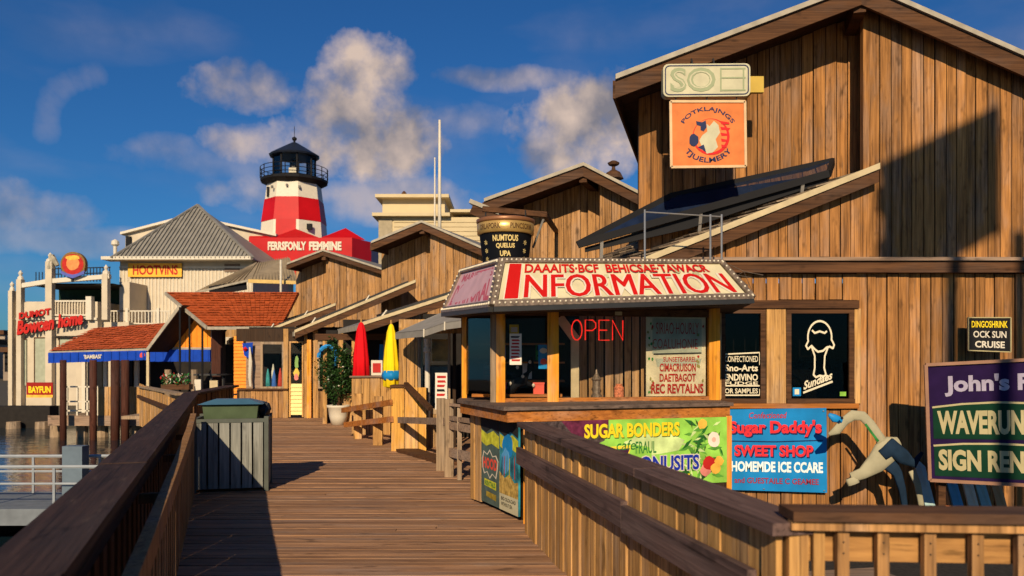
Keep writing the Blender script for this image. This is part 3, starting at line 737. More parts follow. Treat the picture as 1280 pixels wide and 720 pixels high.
# front banner
def lerp2(a_, b_, t): return a_ + (b_ - a_) * t
dF = (Ck - A).normalized(); nF = Vector((dF.y, -dF.x))
b0 = A + dF * .12 + nF * .02; b1 = Ck - dF * .05 + nF * .02
c = [Vector((b0.x, b0.y, .30)), Vector((b1.x, b1.y, .30)), Vector((b1.x, b1.y, .985)), Vector((b0.x, b0.y, .985))]
obj('front_panel', MB().slab([p + Vector((0, .0, -.28 if i < 2 else 0)) + Vector((0, .012, 0)) for i, p in enumerate(c)], Vector((0, .03, 0))), W_dark, KT)
bn = obj('banner', MB().slab(c, Vector((0, .01, 0))), lgreen, KT); bn['label'] = 'green printed banner with yellow heading and vegetables'
f = quadmap(*c, off=.002)
dk = mat('banner_dark_print', (.07, .05, .05), .5, var=.7, scale=28)
patch(bn, f, [(0, 0), (0, 1), (.36, 1), (.34, .70), (.22, .55), (.2, 0)], dk, .0005); patch(bn, f, [(.12, 1), (.36, 1), (.36, .78), (.2, .72)], mat('plum_print', (.12, .02, .05), .5, var=.5, scale=20), .001)
pale = mat('pale_green_print', (.55, .68, .28), .5, var=.3, scale=7)
patch(bn, f, circ(.60, .62, .16, .16, 20, .1), pale, .001); patch(bn, f, circ(.47, .5, .12, .13, 20, .1), lgreen, .0012)
for k in range(70):      # vegetables: leaves, a white head, red and gold fruit
    u = random.uniform(.76, .97); v = random.uniform(.10, .97); an = random.uniform(0, math.pi); l = random.uniform(.02, .05)
    g_ = random.choice([mat('leaf_print_a', (.02, .12, .02), .5, var=.4), mat('leaf_print_b', (.10, .30, .04), .5, var=.4), mat('leaf_print_c', (.03, .07, .02), .5, var=.4), pale])
    du, dv = math.cos(an) * l, math.sin(an) * l * 3.2
    patch(bn, f, [(u - du, v - dv), (u - dv * .06, v + du * .9), (u + du, v + dv), (u + dv * .06, v - du * .9)], g_, .0015 + k * .00002)
patch(bn, f, circ(.925, .66, .035, .12, 14, .08), mat('flower_print', (.85, .72, .60), .5, var=.1), .0035); patch(bn, f, circ(.925, .66, .012, .04, 10), mat('blush_print', (.75, .45, .35), .5), .0038)
for (u, v, r_, m_) in ((.90, .30, .035, dred), (.935, .22, .03, mat('gold_print', (.8, .42, .06), .5, var=.3)), (.88, .20, .03, mat('pinkish_print', (.75, .25, .2), .5, var=.3)), (.86, .90, .025, mat('gold_print', (.8, .42, .06))), (.955, .33, .025, mat('gold_print', (.8, .4, .1)))):
    patch(bn, f, circ(u, v, r_, r_ * 3, 12, .15), m_, .0036 + u * .0001)
text(bn, 'SUGAR BONDERS', f, (.235, .735, .735, .945), mat('banner_yellow', (.88, .62, .02), .5, var=.06), .035, .006)
text(bn, 'SUGAR BONDERS', f, (.238, .722, .738, .932), mat('olive_print', (.10, .14, .02), .5), .04, .0052)
text(bn, 'cafe', f, (.40, .55, .50, .70), green, .0, .005, shear=.2); text(bn, 'FRAUL', f, (.50, .49, .61, .67), green, .01, .005)
patch(bn, f, [(.34, .60), (.48, .62), (.46, .44), (.40, .38), (.30, .46)], mat('banner_yellow2', (.85, .65, .05), .5), .004); patch(bn, f, [(.36, .56), (.47, .575), (.455, .46), (.40, .42), (.34, .47)], mat('plum_print2', (.06, .02, .05), .5), .0045)
text(bn, 'DONUSITS', f, (.46, .20, .85, .46), white, .085, .005); text(bn, 'DONUSITS', f, (.467, .215, .843, .445), mat('royal_print', (.012, .03, .33), .5, var=.06), .03, .0062)
for k in range(7): patch(bn, f, [(.66 + k * .02, .16 - k * .0), (.672 + k * .02, .16), (.675 + k * .02, .02), (.66 + k * .02, .02)], [bluep, white, yellow, navy][k % 4], .004)
# side posters
dL = (A - Bk).normalized(); nL = Vector((dL.y, -dL.x))
def wallq(p, q, z0, z1, o=.0, n=nL):
    return [Vector((p.x + n.x * o, p.y + n.y * o, z0)), Vector((q.x + n.x * o, q.y + n.y * o, z0)), Vector((q.x + n.x * o, q.y + n.y * o, z1)), Vector((p.x + n.x * o, p.y + n.y * o, z1))]
Lk = (A - Bk).length
def bp_(t): return Bk + dL * (Lk * t)
for i_, (t0, t1) in enumerate(((.23, .60), (.61, .955))):
    q = wallq(bp_(t0), bp_(t1), .05, .975, .035)
    col = mat('poster_slate', (.07, .11, .10), .5, var=.3, scale=9) if i_ == 0 else mat('poster_teal', (.03, .22, .30), .5, var=.6, scale=7)
    pt = obj('poster', MB().slab(q, Vector((nL.x, nL.y, 0)) * -.02), col, KT); f = quadmap(*q, off=.002)
    ol = mat('poster_olive', (.50, .50, .04), .5, var=.35, scale=16)
    pt['label'] = 'slate grey poster with red lettering in a jagged outline' if i_ == 0 else 'coastal picture poster with pale caption strip'
    patch(pt, f, [(0, .86), (0, 1), (1, 1), (1, .83), (.6, .88), (.3, .82)], mat('torn_black', (.02, .02, .02), .8), .002)
    patch(pt, f, [(0.02, .84), (.35, .80), (.7, .85), (1, .80), (1, .66), (.6, .70), (.3, .66), (.02, .70)], ol, .001)
    if i_ == 0:
        jag = [(.08, .40), (.18, .33), (.35, .36), (.5, .29), (.65, .35), (.85, .31), (.93, .42), (.97, .52), (.85, .58), (.66, .56), (.5, .63), (.35, .57), (.15, .60), (.06, .50)]
        patch(pt, f, jag, white, .001); patch(pt, f, [(.5 + (u - .5) * .90, .46 + (v - .46) * .88) for u, v in jag], mat('poster_slate', ()), .0015)
        text(pt, 'HOOD', f, (.13, .40, .90, .53), mat('coral_print', (.70, .08, .05), .5), .04, .002)
        patch(pt, f, [(.2, .20), (.85, .18), (.85, .27), (.2, .28)], ol, .001); patch(pt, f, [(.3, .08), (.85, .06), (.85, .13), (.3, .14)], mat('poster_mustard', (.30, .22, .03), .5, var=.4, scale=20), .001)
        text(pt, 'RENTALS', f, (.24, .205, .80, .26), green, .03, .002)
    else:
        patch(pt, f, circ(.45, .72, .30, .12, 14, .15), bluep, .0013); patch(pt, f, circ(.35, .55, .22, .14, 14, .2), mat('sky_print', (.10, .35, .65), .5, var=.3), .0014)
        patch(pt, f, [(0, .18), (0, .42), (.3, .36), (.55, .42), (.8, .34), (1, .36), (1, .18)], mat('sand_print', (.45, .30, .08), .5, var=.5, scale=22), .0015)
        for k in range(6): patch(pt, f, [(.1 + k * .14, .38), (.14 + k * .14, .38), (.18 + k * .13, .58 + .03 * (k % 3)), (.15 + k * .13, .6)], [navy, dred, green, ol][k % 4], .0018)
        patch(pt, f, [(0, 0), (0, .18), (1, .18), (1, 0)], sc_, .002); text(pt, 'BIG·OLDLOAD', f, (.1, .11, .88, .15), black, .02, .003); text(pt, 'WITHOUT SEA', f, (.1, .05, .7, .09), black, .02, .003)
# counter
ct = [(-.08, 7.64), (2.33, 8.41), (2.30, 9.8), (-.6, 9.8), (-.62, 9.02)]
obj('counter_top', MB().hexa(ct, 1.10, 1.135), wood('counter_wood', (.05, .035, .028), (.16, .11, .085), 'x', fine=30), KT)
ci = [(-.045, 7.69), (2.30, 8.44), (2.27, 9.78), (-.57, 9.78), (-.585, 9.04)]
obj('counter_fascia', MB().hexa(ci, .985, 1.098), W_postx, KT)
# posts of the glazed storey
PA, PM, PC, PL = Vector((-.12, 8.50)), Vector((.44, 8.62)), Vector((2.26, 8.98)), Vector((-.56, 9.42))
ZT = 2.17
post(KT, PA, .095, 1.135, ZT, W_post); post(KT, PM, .12, 1.135, ZT, W_post); post(KT, PC, .12, 1.135, ZT, W_post)
obj('post', MB().box(PA.x - .11, PA.x - .052, PA.y - .03, PA.y + .03, 1.135, ZT), W_grey, KT); post(KT, PL, .06, 1.135, ZT, W_post)
obj('sill_rail', MB().bar((*PA, 1.155), (*PC, 1.155), .07, .04), W_postx, KT)
obj('head_rail', MB().bar((*PA, 2.10), (*PC, 2.10), .06, .08), W_fascia, KT)
for p, q in ((PL, PA), (PA, PM), (PM, PC)):
    d = (q - p).normalized(); a_, b_ = p + d * .06, q - d * .07
    obj('pane', MB().slab([(a_.x, a_.y, 1.178), (b_.x, b_.y, 1.178), (b_.x, b_.y, 2.06), (a_.x, a_.y, 2.06)], (0, .006, 0)), G, KT)
# back wall with brown slatted shutters, dark left half
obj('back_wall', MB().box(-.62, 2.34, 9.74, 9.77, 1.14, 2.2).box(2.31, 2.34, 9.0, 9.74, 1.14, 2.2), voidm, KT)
W_sh = wood('shutter_wood', (.16, .08, .03), (.55, .32, .14), 'z', objvar=.45)
boards(KT, (.78, 9.32), (2.20, 9.32), 1.14, 2.15, W_sh, .10, gap=.02, name='shutter_slat', alt=.03)
# roof body
Zb = dict(); rb = [P(616, 384, 7.6), P(940, 374, 8.3), Vector((2.75, 9.9, 2.22)), Vector((-.65, 9.95, 2.15)), P(556, 391, 9.2)]
rt = [P(627, 326, 7.9), P(899, 328, 8.6), Vector((2.35, 9.6, 2.62)), Vector((-.3, 9.7, 2.62)), P(580, 339, 9.3)]
n = 5
obj('roof_body', MB().add([p + Vector((0, .03, .0)) for p in rb] + [p + Vector((0, .03, 0)) for p in rt],
                          [tuple(range(5)), tuple(range(5, 10))] + [(i, (i + 1) % 5, 5 + (i + 1) % 5, 5 + i) for i in range(5)]), darkmetal, KT)
obj('soffit', MB().add([p + Vector((0, .05, -.01)) for p in rb] + [p + Vector((0, .05, -.05)) for p in rb], [tuple(range(5)), tuple(range(5, 10))] + [(i, (i + 1) % 5, 5 + (i + 1) % 5, 5 + i) for i in range(5)]), W_dark, KT)
rust = mat('rusty_frame_metal', (.20, .15, .11), .5, metal=.4, var=.45, scale=25)
face = mat('sign_face_cream', (.60, .53, .34), .35, var=.14, scale=5)
pinkf = mat('sign_face_pink', (.60, .36, .38), .35, var=.12, scale=5)
fq = [rb[0], rb[1], rt[1], rt[0]]; lq = [rb[4], rb[0], rt[0], rt[4]]
f1 = quadmap(*fq, off=.0); f2 = quadmap(*lq, off=.0)
for (f, fm, nm) in ((f1, face, 'front_sign'), (f2, pinkf, 'side_sign')):
    sp = obj(nm, MB().slab([f(.015, .08, .02), f(.985, .08, .02), f(.985, .93, .02), f(.015, .93, .02)], -f.n * .03), fm, KT)
    mb = MB()
    for a_, b_, w in (((0, .03), (1, .03), .075), ((0, .965), (1, .965), .055), ((0, 0), (0, 1), .06), ((1, 0), (1, 1), .06)):
        mb.bar(f(*a_, .02), f(*b_, .02), w, .05, up=f.n)
    fr_ = obj('sign_frame', mb, rust, KT)
    bm_ = MB(); ln = (f(1, 0) - f(0, 0)).length
    k = int(ln / .055)
    for i_ in range(k + 1):
        for v in (.03, .965):
            bm_.lathe(f(i_ / k, v, .05), [(.008, -.008), (.011, 0), (.007, .009)], 6)
    for j in range(9):
        for u in (0, 1): bm_.lathe(f(u, j / 9 + .05, .05), [(.008, -.008), (.011, 0), (.007, .009)], 6)
    obj('bulbs', bm_, mat('bulb_glass', (.75, .68, .52), .2), fr_, kind='stuff')
    if nm == 'front_sign':
        rp = mat('sign_red', (.50, .010, .008), .4, var=.08)
        for (m_, h_, bo, du, g_) in ((white, .024, .03, -.004, .006), (white, .0243, .03, .006, .006), (rp, .028, 0, 0, 0), (rp, .0283, 0, .0025, 0), (rp, .0286, 0, .005, 0)):
            text(sp, 'NFORMATION', f, (.105 + du, .15 - g_ * 2, .95 + du, .66 + g_ * 2), m_, bo, h_)
        text(sp, 'I', f, (.031, .125, .089, .915), white, .06, .024); text(sp, 'I', f, (.035, .14, .085, .90), rp, .03, .028)
        text(sp, 'DAAAITS·BCF  BEHICSAE·TAWACR', f, (.10, .70, .91, .90), rp, .03, .026)
        gp = mat('faded_leaf_print', (.42, .42, .24), .5, var=.2)
        for k in range(9): patch(sp, f, circ(.2 + k * .08, random.uniform(.5, .8), .014, .05, 9, .3), gp, .0215 + k * .0001)
    else:
        rp2 = mat('faded_rose_print', (.50, .10, .14), .5, var=.2)
        text(sp, 'DONITORAL', f, (.08, .14, .92, .62), rp2, .03, .024); text(sp, 'MARIETTES', f, (.14, .68, .90, .86), rp2, .02, .024)
# roof edge lip
mb = MB()
for p, q in zip(rb[-1:] + rb[:1], rb[:2]): mb.bar(p + Vector((0, 0, -.02)), q + Vector((0, 0, -.02)), .09, .05)
obj('roof_lip', mb, darkmetal, KT)
# thin rails on the roof (right) and wires
for (px, y0, y1) in ((806, 330, 262), (888, 325, 268), (902, 326, 268)):
    o = obj('roof_rail_post', MB().tube([P(px, y0, 9.2), P(px, y1, 9.2)], .012), metal, KT)
obj('roof_rail', MB().tube([P(806, 265, 9.2), P(902, 271, 9.2)], .008), metal, KT)
mb = MB()
for k in range(7):
    x0, y0 = random.uniform(895, 915), random.uniform(325, 360)
    mb.tube([P(x0, y0, 8.7), P(x0 + random.uniform(10, 22), y0 + random.uniform(-14, 12), 8.7), P(x0 + random.uniform(20, 42), y0 + random.uniform(-10, 22), 8.7)], .004, 4)
obj('loose_wires', mb, rust, KT)
# door-side bracket and shelf inside
obj('bracket_post', MB().box(.66, .75, 8.95, 9.02, 1.14, 1.86), cream, KT)
obj('bracket_arm', MB().bar((.53, 8.95, 2.06), (.72, 8.95, 1.80), .05, .1), cream, KT)
obj('shelf', MB().box(-.45, .56, 8.92, 9.12, 1.17, 1.20), W_postx, KT)
obj('lintel_strip', MB().box(.5, 1.2, 8.72, 8.75, 2.07, 2.11), cream, KT)

# things in the kiosk
def neon():
    q0 = PM.lerp(PC, .115); q1 = PM.lerp(PC, .435); o_ = Vector((.0, .06, 0))
    c = [Vector((q0.x, q0.y, 1.80)) + o_, Vector((q1.x, q1.y, 1.80)) + o_, Vector((q1.x, q1.y, 2.02)) + o_, Vector((q0.x, q0.y, 2.02)) + o_]
    f = quadmap(*c, off=0)
    T = thing('neon_sign', c[0], 'red neon tube sign spelling OPEN hung inside the kiosk window', 'neon sign')
    nm = mat('red_neon', (1.0, .03, .015), .4, emit=.9, var=.02)
    W = .2
    def g(i, pts): return [f(i * .262 + x * W, y) for x, y in pts]
    oc = [(.5 + .5 * math.cos(t) if abs(math.cos(t)) < 2 else 0, .5 + .5 * math.sin(t)) for t in [2 * math.pi * k / 14 for k in range(15)]]
    for i, L_ in enumerate(([oc], [[(0, 0), (0, 1), (.7, 1), (1, .85), (1, .62), (.7, .48), (0, .48)]], [[(1, 0), (0, 0), (0, 1), (1, 1)], [(0, .5), (.8, .5)]], [[(0, 0), (0, 1), (1, 0), (1, 1)]])):
        mb = MB()
        for l in L_: mb.tube(g(i, l), .0075, 6)
        obj('neon_letter', mb, nm, T)
neon()
# painted price board on the right of the window
q0 = PM.lerp(PC, .575); q1 = PM.lerp(PC, .955); o_ = Vector((0, .035, 0))
c = [Vector((q0.x, q0.y, 1.18)) + o_, Vector((q1.x, q1.y, 1.18)) + o_, Vector((q1.x, q1.y, 2.09)) + o_, Vector((q0.x, q0.y, 2.09)) + o_]
T, f = panel_sign('price_board', 'tan board with rows of dark red lettering inside the kiosk window, right end', c, mat('tan_board', (.56, .50, .34), .5, var=.22, scale=6), .01)
wp = mat('washed_print', (.34, .36, .28), .6, var=.2)
patch(T, f, [(.1, .52), (.1, .95), (.93, .95), (.93, .52)], wp, .001); patch(T, f, [(.15, .46), (.18, .36), (.9, .38), (.93, .46)], wp, .001)
for s_, u0, u1, v0, v1, bo in (('SIRIAO·HOURLY', .16, .88, .76, .90, .0), ('COALUHONIE', .10, .86, .58, .70, -.005), ('SUNSETBARREL', .28, .84, .42, .48, .01), ('CIMACRUISON', .22, .83, .30, .40, .03), ('DAETBAGOT', .22, .83, .175, .275, .03), ('REC REVTALNS', .08, .96, .03, .15, .035)):
    text(T, s_, f, (u0, v0, u1, v1), mat('board_red', (.34, .02, .012), .5, var=.2), bo, .003)
obj('divider', MB().bar(f(.12, .515, .004), f(.92, .53, .004), .012, .012), black, T)
for k in range(26):
    u = random.choice([random.uniform(.02, .12), random.uniform(.84, .97)]); v = random.uniform(.03, .98)
    patch(T, f, circ(u, v, .018, .02, 7, .3), random.choice([mat('vine_print', (.22, .20, .06), .5, var=.3), mat('board_red', ()), green]), .002 + k * .00005)
# papers on the glass
def paper(px0, px1, py0, py1, D, m, label, n_, cat='notice', th=.004, kind='paper_notice'):
    c = [P(px0, py1, D), P(px1, py1, D), P(px1, py0, D), P(px0, py0, D)]
    T, f = panel_sign(kind, label, c, m, th, cat)
    for k in range(n_):
        v = .92 - k * .85 / n_; u0 = random.uniform(.1, .2)
        patch(T, f, [(u0, v - .45 / n_), (random.uniform(.7, .92), v - .45 / n_), (random.uniform(.7, .92), v), (u0, v)], random.choice([dred, black, dred]), .001 + .0001 * k)
    return T, f
pw = mat('paper_white', (.72, .66, .56), .6, var=.05)
paper(637, 652, 417, 456, 8.50, pw, 'tall white paper notice on the kiosk window, left of the middle post', 8)
T, f = paper(673, 686, 431, 461, 8.75, bluep, 'blue card with two pale pictures beside the kiosk middle post', 0)
patch(T, f, circ(.5, .75, .36, .12, 10, .2), white, .002); patch(T, f, circ(.5, .3, .36, .12, 10, .2), mat('coral_print', ()), .002)
# curios on the kiosk shelf
cur = [('dark carved curio with pale knobs on the kiosk shelf', (.10, 9.0), black), ('magenta trinket box at the left of the kiosk shelf', (-.12, 9.05), mat('magenta', (.4, .02, .12), .5)), ('small coral red box on the kiosk shelf by the middle post', (.30, 9.02), mat('coral_box', (.75, .12, .08), .5)), ('blue and white bottle on the kiosk shelf', (.50, 9.03), bluep)]
for i_, (lb, (x, y), m_) in enumerate(cur):
    if i_ == 0:
        T = thing('curio', (x, y, 1.2), lb, 'ornament')
        mb = MB().tube([(x - .14, y, 1.2), (x - .06, y, 1.32), (x + .03, y, 1.36), (x + .12, y, 1.5), (x + .1, y, 1.62)], [.05, .06, .07, .05, .02], 8)
        mb.tube([(x - .16, y, 1.45), (x, y, 1.36), (x + .16, y, 1.28)], [.02, .04, .02], 6); obj('body', mb, m_, T, smooth=True)
        for dx, dz in ((-.12, .12), (.02, .2), (.1, .36), (-.04, .3), (.14, .1)): obj('knob', MB().lathe((x + dx, y - .06, 1.2 + dz), [(.008, -.02), (.02, 0), (.008, .02)], 8), white, T)
    elif i_ == 3: lone('bottle', MB().lathe((x, y, 1.2), [(.03, 0), (.032, .12), (.012, .16), (.012, .2)], 10), m_, (x, y, 1.2), lb, 'bottle')
    else: lone('trinket_box', MB().box(x - .06, x + .06, y - .05, y + .05, 1.2, 1.31).box(x - .065, x + .065, y - .055, y + .055, 1.311, 1.33), m_, (x, y, 1.2), lb, 'box')

# brochures standing along the back of the kiosk, and a red cooler below them
bc = [('coral', mat('coral_print', ())), ('blue', bluep), ('yellow', yellow), ('white', pw), ('green', green), ('magenta', mat('magenta', ()))]
for k, (cn, m_) in enumerate(bc):
    x = -.34 + k * .155; yy = 9.45 + .02 * (k % 2); z0 = 1.36 + .22 * (k % 3)
    c = [Vector((x, yy, z0)), Vector((x + .11, yy, z0)), Vector((x + .11, yy + .03, z0 + .2)), Vector((x, yy + .03, z0 + .2))]
    T, f = panel_sign('brochure', f'{cn} brochure propped in the back of the kiosk', c, m_, .008, 'brochure', 'brochures in the kiosk')
    patch(T, f, [(.15, .55), (.85, .55), (.85, .85), (.15, .85)], [white, navy, pw][k % 3], .001); patch(T, f, [(.15, .2), (.7, .2), (.7, .3), (.15, .3)], black, .001)
obj('inner_shelf', MB().box(-.42, .62, 9.40, 9.56, 1.32, 1.345).box(-.42, .62, 9.40, 9.56, 1.54, 1.56).box(-.42, .62, 9.40, 9.56, 1.76, 1.78), W_postx, KT)
lone('lantern', MB().lathe((.95, 9.0, 1.145), [(.06, 0), (.06, .04), (.045, .06), (.045, .2), (.06, .22), (.02, .28), (.01, .33)], 10), rust, (.95, 9.0, 1.145), 'rusty lantern on the kiosk counter below the OPEN sign', 'lantern')
lone('glass_jar', MB().lathe((1.2, 8.98, 1.145), [(.05, 0), (.055, .03), (.055, .13), (.035, .15), (.04, .17)], 12), mat('candy_jar', (.6, .2, .1), .2, var=.6, scale=40), (1.2, 8.98, 1.145), 'jar of sweets on the kiosk counter below the OPEN sign', 'jar')

# ------------------------------------------------------------------ signs on the tall building
c = [P(902, 612, 9.88), P(1034, 616, 9.88), P(1033, 510, 9.88), P(902, 512, 9.88)]
T, f = panel_sign('shop_sign', 'bright blue sweet shop sign with red and white lettering under the windows', c, bluep, .03)
rp = mat('sugar_red', (.72, .03, .04), .45, var=.08)
text(T, 'Confectioned', f, (.26, .885, .62, .96), dred, .01, .002, shear=.2)
for (m_, bo, h_, g_) in ((navy, .065, .002, .008), (rp, .04, .004, 0)):
    text(T, "Sugar Daddy's", f, (.07 + g_, .66 - g_ * 2, .95 + g_, .86 - g_ * 2), m_, bo, h_)
    text(T, 'SWEET SHOP', f, (.12 + g_, .42 - g_ * 2, .87 + g_, .56 - g_ * 2), m_, bo, h_)
text(T, 'HOMEMDE ICE CCARE', f, (.09, .23, .96, .36), mat('ice_white', (.75, .85, .85), .5), .04, .004)
text(T, 'and GUESTAILE C GEAMEE', f, (.12, .09, .92, .16), mat('maroon_print', (.30, .03, .06), .5), .02, .003)
strokes(T, f, [[(.02, .61), (.5, .60), (.96, .62)]], .006, navy, 1, .003, 'print')
for u, v in ((.03, .96), (.97, .97), (.97, .03), (.4, .03)): obj('bolt', MB().lathe(f(u, v, .002), [(.012, -.01), (.012, 0)], 8), metal, T)

c = [P(1162, 600, 8.9), P(1340, 609, 8.5), P(1338, 447, 8.5), P(1157, 456, 8.9)]
T, f = panel_sign('billboard', "large dark purple and green sign reading John's Pass at the right edge", c, mat('sign_purple', (.018, .007, .045), .8, var=.2, spec=.08), .07)
dg = mat('sign_green', (.005, .035, .018), .8, spec=.08, var=.15); gold = mat('sign_gold', (.42, .36, .19), .5, var=.1); lil = mat('sign_lilac', (.36, .32, .42), .5, var=.1)
sign_frame(T, f, mat('bronze_frame', (.30, .16, .10), .5), .035, .05)
patch(T, f, [(.04, .36), (.98, .36), (.98, .64), (.5, .665), (.04, .63)], dg, .001); patch(T, f, [(.04, .04), (.98, .04), (.98, .31), (.5, .325), (.04, .30)], dg, .001)
strokes(T, f, [[(.04, .63), (.25, .655), (.5, .665), (.98, .64)], [(.04, .30), (.25, .32), (.5, .325), (.98, .31)]], .008, gold, 1, .002, 'print')
text(T, "John's Pass", f, (.13, .72, .95, .90), lil, .04, .003)
text(T, 'WAVERUNNER', f, (.07, .40, .93, .60), gold, .045, .003); text(T, 'SIGN RENTAL', f, (.07, .09, .93, .27), gold, .045, .003)
for u in (.12, .9):
    p = f(u, .0) + Vector((0, .08, 0)); obj('sign_leg', MB().box(p.x - .04, p.x + .04, p.y, p.y + .06, -.45, p.z + 1.2), W_fascia, T)
c = [P(1210, 438, 9.7), P(1263, 440, 9.7), P(1263, 397, 9.7), P(1210, 397, 9.7)]
T, f = panel_sign('small_sign', 'small black sign with yellow and white wording above the purple sign', c, black, .03)
sign_frame(T, f, gold, .012, .02)
text(T, 'DINGOSHRINK', f, (.08, .70, .93, .90), yellow, .02, .003); text(T, 'OCK SUN', f, (.12, .40, .90, .60), white, .02, .003); text(T, 'CRUISE', f, (.16, .10, .86, .30), white, .03, .003)
obj('sign_bracket', MB().box(f(.5, 0).x - .02, f(.5, 0).x + .02, 9.7, 9.95, f(.5, .5).z - .02, f(.5, .5).z + .02), darkmetal, T)

# big bird figure by the wall
def bird():
    Db = 9.3; q = lambda x, y, d=0: P(x, y, Db + d)
    T = thing('bird_figure', q(1100, 640), 'tall cream and navy carved bird figure with a curved neck, before the wall', 'sculpture')
    cb = mat('bird_cream', (.36, .33, .22), .8, var=.15); nb = mat('bird_navy', (.012, .028, .055), .8, var=.3, spec=.1)
    obj('neck', MB().tube([q(1036, 543), q(1046, 538), q(1056, 526), q(1066, 519), q(1078, 520), q(1088, 530), q(1097, 543), q(1105, 556)], [.02, .055, .055, .065, .06, .055, .055, .07], 10), cb, T, smooth=True)
    obj('eye', MB().lathe(q(1060, 524, -.3), [(.002, -.02), (.02, 0), (.002, .02)], 8), black, T)
    obj('wing_stripe', MB().tube([q(1086, 531, -.16), q(1094, 542, -.16), q(1103, 553, -.18)], .016, 6), green, T)
    obj('head_crest', MB().tube([q(1037, 518, -.05), q(1044, 523, -.05), q(1054, 526, -.05)], [.02, .05, .03], 8), bluep, T, smooth=True)
    obj('body', MB().tube([q(1064, 597), q(1078, 592), q(1094, 580), q(1106, 566), q(1116, 556), q(1124, 552)], [.06, .07, .12, .15, .12, .06], 12), cb, T, smooth=True)
    obj('wing', MB().tube([q(1106, 570, -.12), q(1118, 560, -.12), q(1132, 572, -.1), q(1146, 580, -.1), q(1156, 566, -.1)], [.07, .11, .09, .055, .02], 10), nb, T, smooth=True)
    obj('leg', MB().tube([q(1112, 580), q(1122, 592), q(1128, 612), q(1132, 640)], [.09, .06, .045, .035], 8), nb, T, smooth=True)
    obj('leg', MB().tube([q(1140, 588), q(1147, 605), q(1153, 640)], [.045, .04, .035], 8), cb, T, smooth=True)
    obj('foot', MB().tube([q(1064, 597), q(1067, 605)], [.07, .08], 8), cb, T, smooth=True)
    obj('leg_stand', MB().box(q(1132, 640).x - .04, q(1132, 640).x + .04, Db - .05, Db + .05, -.45, q(1132, 640).z + .02).box(q(1153, 640).x - .04, q(1153, 640).x + .04, Db - .05, Db + .05, -.45, q(1153, 640).z + .02), cb, T)
    T.scale = (1, .45, 1)
bird()
# coloured boards leaning below the purple sign
cols = [((.35, .5, .5), 'pale blue'), ((.55, .16, .04), 'orange'), ((.1, .3, .45), 'blue'), ((.6, .55, .4), 'cream'), ((.25, .42, .4), 'teal'), ((.4, .24, .1), 'tan')]
for k, (cc, nm) in enumerate(cols):
    px = 1172 + k * 18; b_ = P(px, 640, 9.3); o_ = .03 * (k % 2)
    pts = [Vector((b_.x - .06, 9.3, -.45)), Vector((b_.x + .06, 9.3, -.45)), Vector((b_.x + .09 + o_, 9.75, .28)), Vector((b_.x + .02 + o_, 9.78, .36)), Vector((b_.x - .03 + o_, 9.75, .28))]
    lone('leaning_board', MB().slab(pts, (0, .03, 0)), mat('paddle_' + nm.replace(' ', '_'), cc, .4), (b_.x, 9.3, -.45),
         f'{nm} painted board leaning on the wall under the purple sign', 'board', 'boards leaning below the purple sign')
# low bench seen between balusters
T = thing('bench', (2.0, 6.2, -.45), 'low dark bench in the shaded yard behind the corner railing', 'bench')
obj('seat', MB().hexa([(1.9, 5.6), (2.9, 5.8), (2.8, 6.2), (1.8, 6.0)], -.08, -.02), W_greyx, T)
for x, yy in ((1.92, 5.7), (2.8, 5.85), (1.88, 5.95), (2.74, 6.1)): obj('leg', MB().box(x - .03, x + .03, yy - .03, yy + .03, -.45, -.082), W_fascia, T)

# ------------------------------------------------------------------ bucket shaped sign
BC = P(632, 448, 12)
T = thing('bucket_sign', (BC.x, BC.y, 3.0), 'black bucket shaped sign with gold band and lettering above the kiosk roof', 'sign')
cx, cy = BC.x, BC.y
rad = lambda z: .335 + (z - 2.95) * .115
obj('bucket', MB().lathe((cx, cy, 0), [(.33, 2.93), (.335, 2.95), (rad(3.5), 3.5), (rad(3.5), 3.52)], 40), mat('bucket_black', (.004, .005, .008), .7, spec=.12), T, smooth=True)
obj('band', MB().lathe((cx, cy, 0), [(.41, 3.44), (.425, 3.45), (.43, 3.60), (.415, 3.61)], 40), mat('band_gold', (.60, .38, .12), .35, metal=.5), T, smooth=True)
obj('rim', MB().lathe((cx, cy, 0), [(.43, 3.61), (.44, 3.63), (.44, 3.665), (.40, 3.68)], 40), mat('rim_copper', (.28, .12, .05), .4, metal=.3), T, smooth=True)
obj('lid', MB().lathe((cx, cy, 0), [(.40, 3.675), (.2, 3.70), (.01, 3.71)], 24), darkmetal, T)
def cyl(u, v, h=0):   # u: -1..1 -> -80..80 deg, v = z
    t = R(-90 + u * 80); r_ = (rad(v) if v < 3.43 else .428) + .004 + h
    return Vector((cx + r_ * math.cos(t), cy + r_ * math.sin(t), v))
gl = mat('bucket_gold_print', (.72, .55, .22), .4, var=.1)
for s_, u0, u1, v0, v1 in (('NUMTOUS', -.36, .36, 3.31, 3.40), ('QUELUS', -.27, .27, 3.20, 3.28), ('UPA', -.16, .16, 3.09, 3.17), ('DINE', -.15, .15, 2.99, 3.06)):
    text(T, s_, cyl, (u0, v0, u1, v1), gl, .03)
bk = mat('band_print', (.10, .05, .02), .5)
text(T, 'ORLAPORK', cyl, (-.75, 3.49, -.12, 3.57), bk, .02); text(T, 'PUNCSORM', cyl, (.12, 3.49, .75, 3.57), bk, .02)
for u in (-.62, .62):
    for v in (3.30, 3.18, 3.06):
        mb = MB()
        for k in range(6):
            an = R(60 * k); mb.add([cyl(u, v), cyl(u + .05 * math.cos(an), v + .03 * math.sin(an)), cyl(u + .08 * math.cos(an + .5), v + .04 * math.sin(an + .5))], [(0, 1, 2)])
        obj('floral_mark', mb, gl, T)
